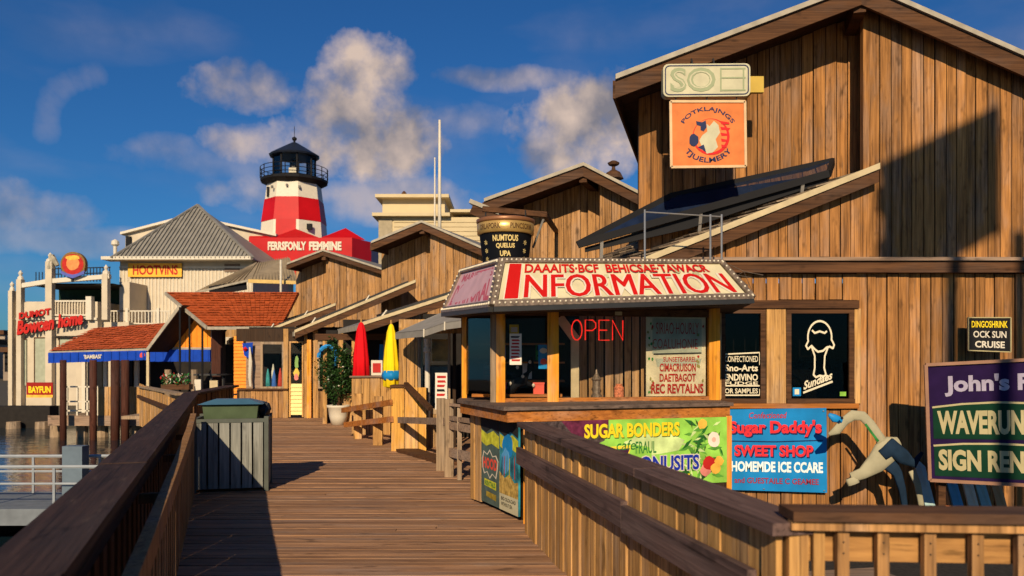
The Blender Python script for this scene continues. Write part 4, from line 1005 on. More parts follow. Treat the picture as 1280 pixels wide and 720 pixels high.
for dx in (-.3, .3): obj('hanger_rod', MB().tube([(cx + dx, cy + .1, 3.67), (cx + dx, cy + .1, 3.84)], .012), darkmetal, T)
obj('support_arm', MB().bar((cx - .35, cy + .1, 3.86), (cx + .62, cy + .25, 3.80), .07, .08), W_fascia, T)
obj('support_brace', MB().bar((cx + .58, cy + .28, 3.74), (cx + .42, cy + .3, 3.3), .03, .03), darkmetal, T)
obj('support_stay', MB().bar((cx + .6, cy + .25, 3.80), (.9, 15.9, 4.1), .07, .07), W_fascia, T)

# ------------------------------------------------------------------ shop fronts
# far shop facing the walk end
S1 = thing('shop_building', (-6, 21.6, 0), 'far board shop front with two windows at the end of the boardwalk', 'shop')
Yf = 21.6
def X(px, D=Yf): return (px - 640) / 1000 * D
boards(S1, (X(300), Yf), (X(361), Yf), 0.0, .72, W_wall2, .15)
backing(S1, (X(296), Yf), (X(361), Yf), [(0, 0), (X(361) - X(296), 0), (X(361) - X(296), .74), (0, .74)], W_dark)
obj('ledge', MB().box(X(298), X(361), Yf - .10, Yf, .74, .79), W_fascia, S1)
boards(S1, (X(393), Yf), (X(440), Yf), 0.0, .72, W_wall2, .15)
obj('side_panel', MB().box(X(308), X(326), Yf - .03, Yf + .05, .79, 2.35), W_greyx, S1)
for a_, b_ in ((355, 361), (381, 385), (392, 398), (424, 430)):
    obj('post', MB().box(X(a_), X(b_), Yf - .06, Yf + .06, 0, 2.4), W_fence, S1)
obj('header', MB().box(X(296), X(470), Yf - .04, Yf + .06, 2.06, 2.4), W_dark, S1)
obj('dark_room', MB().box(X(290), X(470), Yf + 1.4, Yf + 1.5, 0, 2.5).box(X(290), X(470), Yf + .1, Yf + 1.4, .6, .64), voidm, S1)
for (a_, b_) in ((328, 354), (399, 423)):
    wd = obj('window', MB().box(X(a_) - .04, X(b_) + .04, Yf - .05, Yf + .02, .79, .84).box(X(a_) - .04, X(b_) + .04, Yf - .05, Yf + .02, 1.98, 2.05).box(X(a_) - .04, X(a_) + .02, Yf - .05, Yf + .02, .84, 1.98).box(X(b_) - .02, X(b_) + .04, Yf - .05, Yf + .02, .84, 1.98), W_grey, S1)
    obj('pane', MB().box(X(a_) + .02, X(b_) - .02, Yf - .01, Yf, .84, 1.98), G, wd)
# goods in the far window
gm = [mat('good_teal', (.05, .3, .32), .5, var=.4), mat('good_white', (.6, .6, .5), .5), mat('good_blue', (.05, .15, .5), .5), mat('good_green', (.2, .35, .1), .5), mat('good_red', (.5, .06, .04), .5), mat('good_yellow', (.7, .5, .08), .5)]
for k, cn in enumerate(('teal', 'white', 'blue', 'green', 'red', 'yellow')):
    x = X(332) + k * .085; h = random.uniform(.35, .8); yy = Yf + .2 + (k % 2) * .2
    lone('souvenir', MB().lathe((x, yy, .66), [(.03, 0), (.07, h * .3), (.05, h * .7), (.01, h)], 9), gm[k], (x, yy, .66),
         f'{cn} souvenir standing in the far shop window', 'souvenir', 'souvenirs in the far shop window')
# the yellow door
DR = thing('shop_door', (X(371), Yf, 0), 'narrow pale yellow shop door with glass above louvred lower half', 'door')
yd = mat('pale_yellow_paint', (.80, .68, .28), .5, var=.06)
obj('door_frame', MB().box(X(362), X(364), Yf - .05, Yf, .02, 2.02).box(X(378), X(380), Yf - .05, Yf, .02, 2.02).box(X(362), X(380), Yf - .05, Yf, 2.021, 2.06), W_fence, DR)
for k in range(8): obj('louvre', MB().add([(X(364), Yf - .05, .08 + k * .105), (X(378), Yf - .05, .08 + k * .105), (X(378), Yf - .02, .18 + k * .105), (X(364), Yf - .02, .18 + k * .105), (X(364), Yf, .08 + k * .105), (X(378), Yf, .08 + k * .105), (X(378), Yf, .18 + k * .105), (X(364), Yf, .18 + k * .105)], [(0, 1, 2, 3), (4, 5, 6, 7), (0, 1, 5, 4), (3, 2, 6, 7), (0, 3, 7, 4), (1, 2, 6, 5)]), yd, DR)
obj('door_glass', MB().box(X(364), X(378), Yf - .02, Yf - .01, .95, 2.0), G, DR)
f = quadmap((X(364), Yf - .03, .95), (X(378), Yf - .03, .95), (X(378), Yf - .03, 2.0), (X(364), Yf - .03, 2.0), .002)
patch(DR, f, circ(.5, .25, .25, .14, 10, .2), gm[5], 0, 'sticker'); patch(DR, f, circ(.5, .5, .2, .16, 10, .3), gm[3], 0, 'sticker'); patch(DR, f, circ(.5, .14, .2, .08, 9, .2), mat('pinkish_print', ()), .002, 'sticker')
lone('yellow_post', MB().box(X(386), X(391), Yf - .2, Yf - .1, 0, 2.1), W_post, (X(388), Yf - .15, 0), 'slim orange yellow post right of the pale yellow door', 'post')
# flag by the far window
T = thing('wind_flag', (X(313), 21.3, 1.2), 'blue and red flag hanging under the eave left of the far shop window', 'flag')
obj('cloth', MB().slab([(X(306), 21.4, 2.0), (X(319), 21.4, 2.03), (X(318), 21.42, 1.72), (X(314), 21.4, 1.60), (X(308), 21.42, 1.68)], (0, .01, 0)), blue, T)
obj('emblem', MB().lathe((X(310), 21.38, 1.85), [(.01, -.06), (.07, 0), (.01, .06)], 10), red, T)
lone('streamer', MB().tube([(X(316), 21.35, 1.9), (X(317), 21.35, 1.5), (X(316), 21.35, 1.1), (X(317), 21.35, .85)], [.02, .05, .04, .03], 6), white, (X(316), 21.35, .8), 'white streamer hanging beside the far shop window', 'streamer')
# orange clapboard corner
T = thing('orange_wall', (X(300), 22, 0), 'bright orange clapboard wall end left of the far shop front', 'wall')
for k in range(18):
    z = .5 + k * .095; obj('clapboard', MB().slab([(X(292, 22), 22.0, z), (X(309, 22), 22.0, z), (X(309, 22), 22.03, z + .097), (X(292, 22), 22.03, z + .097)], (0, .03, 0)), W_orange, T)

# dark open shop behind the umbrellas
S2 = thing('shop_building', (-3.2, 19.6, 0), 'dark open fronted shop behind the red and yellow umbrellas', 'shop')
Y2 = 19.6
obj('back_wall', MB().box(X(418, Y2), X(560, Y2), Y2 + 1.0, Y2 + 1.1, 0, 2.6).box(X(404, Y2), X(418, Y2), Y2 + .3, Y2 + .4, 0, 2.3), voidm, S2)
boards(S2, (X(425, Y2), Y2), (X(530, Y2), Y2), 0, .75, W_fence, .15)
obj('beam', MB().box(X(395, Y2), X(530, Y2), Y2 - .1, Y2, 2.05, 2.2), W_fascia, S2)
for px in (404, 440, 480): obj('post', MB().box(X(px, Y2), X(px, Y2) + .1, Y2 - .05, Y2 + .05, 0, 2.05), W_fence, S2)
lone('towel', MB().slab([(X(472, Y2), Y2 + .1, 1.4), (X(496, Y2), Y2 + .1, 1.35), (X(495, Y2), Y2 + .1, 1.9), (X(474, Y2), Y2 + .1, 1.95)], (0, .03, 0)), bluep, (X(484, Y2), Y2, 1.4), 'blue towel hanging in the dark shop between the umbrellas', 'towel')
lone('swim_ring', MB().tube([(X(412, Y2) + .22 * math.cos(t), Y2 - .2, 1.62 + .28 * math.sin(t)) for t in [R(k) for k in range(-60, 200, 20)]], .05, 6), mat('ring_blue', (.03, .25, .6), .4), (X(412, Y2), Y2 - .2, 1.3), 'curved light blue inflatable showing behind the potted plant', 'inflatable')

# nearer shop front with window and dark door
S3 = thing('shop_building', (-1.2, 14.4, 0), 'near shop front with wood wall, tall window and dark doorway under the grey awning', 'shop')
Y3 = 14.4
def x3(p): return (p - 640) / 1000 * Y3
boards(S3, (x3(499), Y3), (x3(522), Y3), 0, 2.15, W_fence, .16)
obj('side_return', MB().box(x3(499), x3(499) + .04, Y3 + .02, Y3 + 5, 0, 2.15), W_fence, S3)
obj('header', MB().box(x3(499), .4, Y3 - .03, Y3 + .1, 2.05, 2.3), W_fence, S3)
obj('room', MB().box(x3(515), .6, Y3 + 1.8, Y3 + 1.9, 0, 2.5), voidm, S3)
wd = obj('window', MB().box(x3(523), x3(526), Y3 - .04, Y3 + .03, .7, 2.05).box(x3(560), x3(563), Y3 - .04, Y3 + .03, .1, 2.05).box(x3(526), x3(560), Y3 - .04, Y3 + .03, .6, .7), W_grey, S3)
obj('pane', MB().box(x3(526), x3(560), Y3 - .0, Y3 + .008, .7, 2.05), G, wd)
obj('white_column', MB().lathe((x3(535), Y3 - .1, 0), [(.06, .5), (.05, .55), (.045, 1.7), (.07, 1.72), (.07, 1.78), (.05, 1.8), (.06, 1.95)], 10), white, S3)
boards(S3, (x3(523), Y3), (x3(562), Y3), 0, .6, W_fence, .15)
obj('door_post', MB().box(x3(590), x3(594), Y3 - .05, Y3 + .05, 0, 2.05), W_fence, S3); obj('door_post', MB().box(x3(566), x3(570), Y3 - .05, Y3 + .05, 0, 2.05), W_dark, S3)
obj('wall_picture', MB().box(x3(538), x3(560), Y3 + .3, Y3 + .33, 1.55, 1.95), mat('sunset_print', (.45, .25, .06), .5, var=.6, scale=4), S3)
obj('display_case', MB().box(x3(530), x3(560), Y3 + .3, Y3 + .6, .7, 1.45), mat('slate_blue', (.06, .09, .13), .3), S3)
# grey awning, folded round a corner
AW = thing('awning', P(545, 410, 12.8), 'grey canvas corner awning left of the kiosk roof', 'awning')
ag = mat('grey_canvas', (.27, .25, .22), .8, var=.12)
ft = [P(494, 416, 13.8), P(530, 412, 12.6), P(556, 403, 12.2), P(606, 396, 11.6)]
bt = [P(548, 392, 14.3), P(562, 388, 14.3), P(575, 384, 14.3), P(612, 378, 14.3)]
for i_ in range(3):
    obj('canopy_panel', MB().slab([ft[i_], ft[i_ + 1], bt[i_ + 1], bt[i_]], (0, 0, -.012)), ag, AW)
    obj('valance', MB().slab([ft[i_], ft[i_ + 1], ft[i_ + 1] - Vector((0, 0, .11)), ft[i_] - Vector((0, 0, .11))], (.01, .012, 0)), ag, AW)
    obj('awning_tie', MB().tube([ft[i_ + 1] + Vector((0, -.02, .01)), ft[i_ + 1] + Vector((0, -.03, -.12))], .012), white, AW)
T, f = paper(544, 559, 466, 512, 12.2, pw, 'tall white price list board standing by the dark shop door', 7, 'sign', .03, 'menu_board')
obj('stand', MB().box(f(.3, 0).x, f(.7, 0).x, 12.22, 12.25, 0, f(0, 0).z), W_grey, T)

# ------------------------------------------------------------------ deck furniture
# counter box with menu frame
T = thing('counter_box', P(463, 543, 16.8), 'sunlit wooden counter box in front of the red umbrella', 'counter')
bx0, bx1 = X(440, 16.8), X(488, 16.8)
boards(T, (bx0, 16.8), (bx1, 16.8), 0.0, 1.2, W_fence, .2, jit=0)
obj('box_body', MB().box(bx0, bx1, 16.81, 17.6, 0, 1.19), W_dark, T); obj('top', MB().box(bx0 - .04, bx1 + .04, 16.72, 17.65, 1.2, 1.235), W_greyx, T)
T = thing('framed_menu', P(470, 470, 17), 'white framed menu standing on the counter box', 'menu')
obj('frame', MB().box(X(464, 17), X(478, 17), 17, 17.03, 1.24, 1.56), white, T); obj('print', MB().box(X(466, 17), X(476, 17), 16.985, 16.998, 1.30, 1.50), dred, T)
# taller post box
T = thing('gate_box', P(511, 564, 13.8), 'tall orange-lit board box with sloping handrail, in the middle of the shop side', 'partition')
g0, g1 = X(489.5, 13.8), X(533, 13.8)
boards(T, (g0, 13.8), (g1, 13.8), 0.0, 1.10, wood('gold_board_wood', (.42, .18, .035), (.78, .42, .09), 'z', objvar=.1), .26, jit=0)
obj('box_body', MB().box(g0, g1, 13.82, 14.1, 0, 1.08), W_dark, T)
obj('cap', MB().box(g0 - .02, X(509, 13.8), 13.74, 14.14, 1.10, 1.14), W_fascia, T)
obj('handrail', MB().bar(P(507, 480, 13.7), P(538, 511, 13.1), .08, .07), W_fascia, T)
# low rails
T = thing('low_railing', P(455, 540, 16), 'low two-bar wooden railing of orange boards left of the tall board box', 'railing')
for (p, q) in ((P(428, 513, 16.6), P(489, 503, 13.75)), (P(431, 531, 16.2), P(490, 524, 13.75))): obj('rail', MB().bar(p, q, .05, .10), W_postx, T)
for px, D, w in ((447, 15.9, .16), (472, 14.7, .17)): obj('post', MB().box(X(px, D) - w / 2, X(px, D) + w / 2, D, D + .1, 0, .9), W_fence, T)
T = thing('low_railing', P(530, 560, 12.4), 'grey low rail from the tall board box to the silvered posts', 'railing')
obj('rail', MB().bar(P(499, 525, 13.6), P(560, 527, 11.25), .06, .10), W_greyx, T)
obj('post', MB().box(X(551, 11.4) - .06, X(551, 11.4) + .06, 11.36, 11.46, 0, 1.03), W_grey, T); obj('post', MB().box(X(561.5, 10.8) - .06, X(561.5, 10.8) + .06, 10.75, 10.85, 0, 1.05), W_grey, T)
T = thing('slatted_rail', P(577, 560, 10.4), 'short three-board rail between the silvered posts and the kiosk', 'railing')
for z, h in ((.98, .035), (.80, .06), (.70, .10), (.34, .12)): obj('slat', MB().bar((X(563, 10.8), 10.76, z), (-.47, 10.1, z), .04, h), W_greyx, T)
for k, yy in enumerate((10.5, 11.2)): obj('post', MB().box(-.72 + k * .15, -.66 + k * .15, yy, yy + .06, 0, .95), W_grey, T)
lone('ramp_edge', MB().hexa([P(495, 563, 13.7).xy, P(551, 580, 12.0).xy, P(575, 580, 12.0).xy, P(520, 560, 13.9).xy], 0.006, .05), W_fascia, P(520, 565, 13), 'low brown timber ramp edge lying on the deck by the board box', 'ramp')

# umbrellas
def umbrella(px, top, bot, D, m, label, band=None, wpx=9):
    x = X(px, D); z1 = P(0, top, D).z; z0 = P(0, bot, D).z; r = wpx / 1000 * D
    T = thing('patio_umbrella', (x, D, 0), label, 'umbrella', 'closed umbrellas at the counter')
    prof = [(r * .35, z0 - .02), (r * 1.05, z0 + .02), (r * .95, z0 + (z1 - z0) * .35), (r * .8, z0 + (z1 - z0) * .6), (r * .55, z0 + (z1 - z0) * .86), (r * .3, z0 + (z1 - z0) * .96), (r * .05, z1)]
    ph = random.uniform(0, 3)
    obj('canopy', MB().lathe((x, D, 0), prof, 28, fold=lambda k, z: 1 + .16 * math.sin(k * 2 * math.pi / 28 * 7 + ph + z * 1.3) + .05 * math.sin(k * 1.7 + z * 5)), m, T, smooth=True)
    obj('pole', MB().tube([(x, D, 0), (x, D, z1 + .06)], .02, 8), W_fence, T)
    if band:
        zz = z0 + (z1 - z0) * .18
        obj('tie_band', MB().lathe((x, D, 0), [(r * 1.15, zz - .08), (r * 1.28, zz), (r * 1.12, zz + .1)], 20, fold=lambda k, z: 1 + .08 * math.sin(k * 2.1)), band, T, smooth=True)
    return T
umbrella(451.5, 402, 472, 16.98, mat('red_canvas', (.72, .006, .012), .8, var=.08), 'closed red patio umbrella behind the counter box')
umbrella(489, 404, 484, 15.8, mat('yellow_canvas', (.90, .66, .01), .8, var=.05), 'closed yellow patio umbrella with blue tie band', bluep)

# potted plant
def plant():
    D = 19.4; x = X(423, D)
    T = thing('potted_plant', (x, D, 0), 'bushy dark green shrub in a white pot before the far shop', 'plant')
    obj('pot', MB().lathe((x, D, 0), [(.17, 0), (.22, .2), (.25, .40), (.28, .42), (.28, .47), (.23, .47), (.21, .43)], 20), white, T, smooth=True)
    obj('soil', MB().lathe((x, D, .41), [(.22, 0), (.2, .02)], 12), voidm, T)
    obj('trunk', MB().tube([(x, D, .4), (x + .02, D, .7), (x - .01, D, 1.0)], [.035, .03, .02], 7).tube([(x, D, .7), (x - .12, D, 1.0), (x - .2, D - .05, 1.4)], [.02, .015, .008], 5).tube([(x, D, .75), (x + .15, D, 1.1), (x + .18, D, 1.5)], [.02, .015, .008], 5), W_fascia, T)
    lm = mat('shrub_leaf', (.022, .062, .012), .45, var=.6, scale=9, spec=.4)
    mb = MB()
    for k in range(3200):
        while True:
            p = Vector((random.uniform(-1, 1), random.uniform(-1, 1), random.uniform(-1, 1)))
            if .25 < p.length < 1: break
        lump = 1 + .18 * math.sin(p.x * 6 + p.z * 4) + .12 * math.sin(p.y * 9 + p.z * 7)
        c_ = Vector((x - .02 + p.x * .46 * lump, D + p.y * .42, 1.28 + p.z * .74 * lump)); 
        if p.z < -.4: c_.x = x + (c_.x - x) * (1 + (p.z + .4) * .7)
        d = Vector((random.uniform(-1, 1), random.uniform(-1, 1), random.uniform(-.8, .6))).normalized(); l = random.uniform(.06, .11); w = d.cross(Vector((random.uniform(-1, 1), random.uniform(-1, 1), 1))).normalized() * l * .22
        mb.add([c_ - d * l * .5, c_ + w, c_ + d * l * .5 + Vector((0, 0, -.01)), c_ - w], [(0, 1, 2, 3)])
    fo = MB(); fo.v = mb.v; fo.f = mb.f
    off = origin(T); me = fo.mesh('foliage', off); me.materials.append(lm); o = bpy.data.objects.new('foliage', me); C.objects.link(o); o.parent = T; ABS[o] = off; o['kind'] = 'stuff'
    for (dx, dz) in ((.1, .95), (-.15, 1.1), (.2, 1.4)): obj('blossom', MB().lathe((x + dx, D - .42, dz), [(.005, -.02), (.03, 0), (.005, .02)], 7), white, T)
plant()

# bin
def bin_():
    D = 9.7; x0, x1 = X(248, D), X(333, D); D2 = D + .62
    T = thing('litter_bin', ((x0 + x1) / 2, D, 0), 'square grey slatted litter bin with a green tub inside, by the left railing', 'litter bin')
    fm = mat('bin_frame_paint', (.09, .10, .085), .6, var=.15)
    def fr_(mb, p, q): return mb
    for (a_, b_) in (((x0, D), (x0, D)), ((x1, D), (x1, D)), ((x0, D2), (x0, D2)), ((x1, D2), (x1, D2))):
        obj('corner_post', MB().box(a_[0] - .025, a_[0] + .025, a_[1] - .025, a_[1] + .025, 0, .90), fm, T)
    obj('top_frame', MB().box(x0 + .026, x1 - .026, D - .02, D + .02, .83, .875).box(x0 + .026, x1 - .026, D2 - .02, D2 + .02, .83, .875).box(x0 - .02, x0 + .02, D + .026, D2 - .026, .83, .875).box(x1 - .02, x1 + .02, D + .026, D2 - .026, .83, .875), fm, T)
    obj('bottom_frame', MB().box(x0, x1, D + .02, D2 - .02, .03, .07), fm, T)
    obj('liner', MB().box(x0 + .05, x1 - .05, D + .05, D2 - .05, .071, .8), voidm, T)
    n = 6; w = (x1 - x0 - .05) / n
    for k in range(n):
        a_ = x0 + .03 + k * w; obj('slat', MB().box(a_, a_ + w - .02, D - .012, D + .012, .04, .829), W_binsl, T)
        b0_ = D + .03 + k * (D2 - D - .06) / n; bw = (D2 - D - .06) / n
        obj('slat', MB().box(x1 - .012, x1 + .012, b0_, b0_ + bw - .02, .04, .829), W_binsl, T); obj('slat', MB().box(x0 - .012, x0 + .012, b0_, b0_ + bw - .02, .04, .829), W_binsl, T)
    gt = mat('green_plastic', (.075, .105, .055), .5, var=.15)
    a0, a1, b0_, b1_ = x0 + .08, x1 - .10, D + .07, D2 - .08
    tub = obj('tub', MB().add([(a0 + .03, b0_ + .03, .78), (a1 - .03, b0_ + .03, .78), (a1 - .03, b1_ - .03, .78), (a0 + .03, b1_ - .03, .78), (a0, b0_, 1.04), (a1, b0_, 1.04), (a1, b1_, 1.04), (a0, b1_, 1.04)], [(0, 1, 2, 3), (4, 5, 6, 7), (0, 1, 5, 4), (1, 2, 6, 5), (2, 3, 7, 6), (3, 0, 4, 7)]), gt, T)
    bt_ = mat('blue_rim_plastic', (.06, .15, .22), .4, var=.1)
    obj('lid', MB().add([(a0 - .05, b0_ - .05, 1.045), (a1 + .06, b0_ - .05, 1.045), (a1 + .06, b1_ + .05, 1.045), (a0 - .05, b1_ + .05, 1.045), (a0 + .12, b0_ + .12, 1.10), (a1 - .12, b0_ + .12, 1.10), (a1 - .12, b1_ - .1, 1.10), (a0 + .12, b1_ - .1, 1.10)], [(0, 1, 2, 3), (4, 5, 6, 7), (0, 1, 5, 4), (1, 2, 6, 5), (2, 3, 7, 6), (3, 0, 4, 7)]), bt_, T)
    obj('bag', MB().lathe((x1 - .05, D + .35, .95), [(.02, -.1), (.07, -.05), (.08, .02), (.05, .09), (.01, .11)], 9, fold=lambda k, z: 1 + .25 * math.sin(k * 2.3 + z * 20)), mat('black_bag', (.015, .015, .018), .3), T)
    rotz(T, Vector((x1, D, 0)), R(13))
bin_()

# ------------------------------------------------------------------ white floating dock at lower left
T = thing('floating_dock', (-9, 12, -1), 'white floating dock with low pipe railings on the water at lower left', 'dock')
dw = mat('dock_grey', (.16, .18, .20), .6, var=.15); dockpaint = mat('dock_rail_grey', (.30, .33, .36), .5, var=.1)
obj('dock_deck', MB().box(-16, -5.2, 11.2, 12.6, -.62, -.5), dw, T); obj('dock_fender', MB().box(-16, -5.2, 11.1, 11.2, -.72, -.49), dw, T)
obj('float', MB().box(-16, -7.5, 11.3, 12.5, -1.15, -.72), voidm, T)
for yy in (11.25, 12.5):
    obj('rail_pipe', MB().tube([(-16, yy, .05), (-5.3, yy, .08)], .025), dockpaint, T); obj('rail_pipe', MB().tube([(-16, yy, -.18), (-5.3, yy, -.16)], .018), dockpaint, T)
    for k in range(11): obj('stanchion', MB().tube([(-15.8 + k * 1.04, yy, -.5), (-15.8 + k * 1.04, yy, .06)], .02), dockpaint, T)
lone('mooring_pile', MB().box(-6.75, -6.45, 12.0, 12.2, -1.6, .28), mat('pile_blue_grey', (.12, .16, .2), .5), (-6.6, 12.1, -1), 'square blue-grey mooring pile standing through the white dock', 'pile')

# ------------------------------------------------------------------ porch restaurant with blue valances
PR = thing('restaurant_porch', (-12, 27, 0), 'porch with red shingle roof and blue valance over the water', 'porch')
def rowshingles(T, a_, b_, c_, d_, nrow, ncol, m, name='shingle_course'):
    """a,b lower edge; d,c upper edge; overlapping courses"""
    a_, b_, c_, d_ = map(Vector, (a_, b_, c_, d_)); n_ = (b_ - a_).cross(d_ - a_).normalized()
    if n_.z < 0: n_ = -n_
    for r_ in range(nrow):
        t0, t1 = r_ / nrow, (r_ + 1.25) / nrow; t1 = min(t1, 1)
        mb = MB()
        L0, R0, L1, R1 = a_.lerp(d_, t0), b_.lerp(c_, t0), a_.lerp(d_, t1), b_.lerp(c_, t1)
        for k in range(ncol):
            u0, u1 = k / ncol, (k + .94) / ncol; j = random.uniform(.012, .04)
            p0, p1, p2, p3 = L0.lerp(R0, u0) + n_ * (.03 + j), L0.lerp(R0, u1) + n_ * (.03 + j), L1.lerp(R1, u1) + n_ * .012, L1.lerp(R1, u0) + n_ * .012
            mb.slab([p0, p1, p2, p3], n_ * .015)
        obj(name, mb, m, T)
a_, b_, c_, d_ = P(62, 440, 26), P(185, 436, 26), P(212, 404, 29), P(118, 411, 29)
obj('roof', MB().slab([a_, b_, c_, d_], (0, 0, -.06)), redroof, PR); rowshingles(PR, a_, b_, c_, d_, 12, 26, redroof)
obj('eave_trim', MB().bar(a_ + Vector((0, -.03, -.02)), b_ + Vector((0, -.03, -.02)), .05, .07), drip, PR)
vl = obj('valance', MB().slab([P(60, 441, 25.9), P(183, 438, 25.9), P(183, 450, 25.9), P(60, 454, 25.9)], (0, .04, 0)), blue, PR)
f = quadmap(P(60, 454, 25.9), P(183, 450, 25.9), P(183, 438, 25.9), P(60, 441, 25.9), .01)
text(vl, "'BAMBASI'", f, (.37, .30, .55, .72), white, .03, .03); patch(vl, f, circ(.96, .5, .025, .28, 10, .2), mat('coral_print', ()), 0, 'print')
for k in range(24):
    u = k / 24; p = f(u, 0, .004)
    if k % 2: obj('valance_pleat', MB().slab([f(u, .02, .0), f(u + .02, .02, .015), f(u + .02, .98, .015), f(u, .98, .0)], (0, .005, 0)), blue, PR)
for px, w in ((79, 8), (116.5, 9), (144, 11), (156.5, 10)):
    D = 25.5; lone('pile', MB().lathe((X(px, D), D, 0), [(w / 2000 * D, -1.8), (w / 2000 * D * .95, 1.55)], 10), W_pile, (X(px, D), D, -1),
                   {79: 'thin dark red-brown pile, leftmost under the blue valance', 116.5: 'dark red-brown pile, second from the left under the blue valance', 144: 'thick dark red-brown pile, left one of the close pair', 156.5: 'dark red-brown pile, right one of the close pair'}[px], 'pile', 'piles under the blue valance', smooth=True)
obj('deck', MB().box(X(62, 26), X(190, 26), 26, 31, -.5, -.3), W_grey, PR)
obj('deck_edge', MB().box(X(62, 26), X(190, 26), 25.9, 25.99, -.58, -.25), W_greyx, PR)
obj('back_wall', MB().box(X(95, 30), X(290, 30), 30, 30.1, -.3, 2.4), offwhite, PR)
for px0, px1 in ((110, 128), (148, 166), (170, 196), (200, 222), (226, 250)):
    obj('dark_window', MB().box(X(px0, 29.9), X(px1, 29.9), 29.85, 29.95, .0, 1.7), black, PR)
for px in (102, 129, 145, 168, 198): obj('column', MB().box(X(px, 28), X(px, 28) + .12, 28, 28.12, -.3, 1.9), white, PR)
boards(PR, (X(123, 25.95), 25.95), (X(184, 25.95), 25.95), -.28, .68, W_fence, .2)
mb = MB()
for z in (.68, .2, -.1): mb.bar((X(84, 26), 26, z), (X(122, 26), 26, z), .05, .05)
for k in range(4): x = X(84, 26) + k * .33; mb.bar((x, 26, -.3), (x, 26, .7), .05, .05, up=(0, 1, 0))
obj('railing', mb, white, PR)
for px, wh in ((70, 'leftmost'), (103, 'second from the left'), (128, 'third from the left'), (172, 'rightmost')): lone('pile_stub', MB().lathe((X(px, 26.5), 26.5, -1.6), [(.2, 0), (.18, 1.15)], 9), W_grey, (X(px, 26.5), 26.5, -1.6), wh + ' short weathered pile under the porch deck above the water', 'pile', 'stub piles under the porch deck')
T = thing('banner', P(47, 486, 30), 'red and yellow banner hung low by the water at far left', 'banner')
q = [P(33, 497, 30), P(66, 497, 30), P(66, 478, 30), P(33, 478, 30)]
obj('cloth', MB().slab(q, (0, .03, 0)), mat('banner_dark_red', (.30, .015, .01), .6), T); f = quadmap(*q, off=.004); text(T, 'BAYFUN', f, (.08, .3, .92, .75), mat('banner_yellow', ()), .04); patch(T, f, [(0, 0), (1, 0), (1, .18), (0, .18)], mat('gold_print', ()), .001)

# orange gabled pavilion
OR = thing('orange_pavilion', (-10, 25, 0), 'orange gabled pavilion with red-orange shingle roof at the boardwalk end', 'pavilion')
R0, R1_, E1, E0_ = P(208, 366, 26), P(374, 366, 26), P(352, 409, 23.8), P(260, 409, 23.8)
oroof = mat('orange_shingle', (.42, .085, .022), .7, var=.25, scale=12, objvar=.14)
obj('roof', MB().slab([E0_, E1, R1_, R0], (0, 0, -.07)), oroof, OR); rowshingles(OR, E0_, E1, R1_, R0, 14, 24, oroof)
obj('rake_trim', MB().bar(R0 + Vector((-.02, -.04, -.02)), E0_ + Vector((-.02, -.04, -.02)), .05, .10), drip, OR); obj('eave_trim', MB().bar(E0_ + Vector((0, -.04, -.03)), E1 + Vector((0, -.04, -.03)), .05, .09), drip, OR)
AP, F0 = P(226, 382, 24.6), P(184, 438, 24.6)
obj('rear_roof', MB().slab([F0, AP + Vector((0, 0, .0)), AP + Vector((.9, 3, .3)), F0 + Vector((.9, 3, 0))], (0, 0, -.05)), W_dark, OR)
obj('gable_trim', MB().bar(F0 + Vector((0, -.03, 0)), AP + Vector((0, -.03, 0)), .05, .09), drip, OR)
obj('post', MB().bar(F0 + Vector((0.03, 0, -1.75)), F0 + Vector((.03, 0, -.05)), .08, .08, up=(0, 1, 0)), cream, OR)
Yo = 25.6
gx = lambda p: X(p, Yo); gz = lambda q_: P(0, q_, Yo).z
gw = [(212, 436), (275, 436), (275, 409), (262, 409), (237, 388)]
obj('gable_backing', MB().slab([Vector((gx(p), Yo + .03, gz(q_))) for p, q_ in gw], (0, .05, 0)), W_orange, OR)
def gtop(s):
    p = 212 + s / Yo * 1000
    return gz(436 - (p - 212) * 48 / 25) if p < 237 else gz(388 + (p - 237) * 21 / 25) if p < 262 else gz(409)
boards(OR, (gx(212), Yo), (gx(275), Yo), gz(436), gtop, W_orange, .17, name='board')
obj('gable_rail', MB().box(gx(205), gx(275), Yo - .05, Yo - .01, gz(436) - .03, gz(435) + .02), drip, OR)
v2 = obj('valance', MB().box(gx(189), gx(276), Yo - .12, Yo - .08, gz(452), gz(437)), blue, OR)
for k in range(18):
    if k % 2: obj('valance_pleat', MB().box(gx(190) + k * .12, gx(190) + k * .12 + .05, Yo - .135, Yo - .12, gz(451.5), gz(437.5)), blue, OR)
obj('corner_column', MB().box(gx(276), gx(289), 24.8, 25.1, 0, 2.55), W_pile, OR)
obj('corner_trim', MB().box(gx(274), gx(276), 24.9, 25, 0.3, 2.5), drip, OR)
for px in (225, 237, 253): obj('black_post', MB().tube([P(px, 500, 23.6), P(px, 384 + (px - 225) * .9, 23.6)], .03, 6), black, OR)
obj('floor', MB().box(X(180, 24), X(292, 24), 22.6, 30, -.12, -.03), W_grey, OR)
for px in (210, 243): obj('stump_post', MB().lathe((X(px, 25), 25, 0), [(.1, 0), (.1, 1.25)], 9), W_grey, OR)
obj('far_wall', MB().box(X(185, 27.9), X(300, 27.9), 27.9, 28, 0, 2.1), voidm, OR)
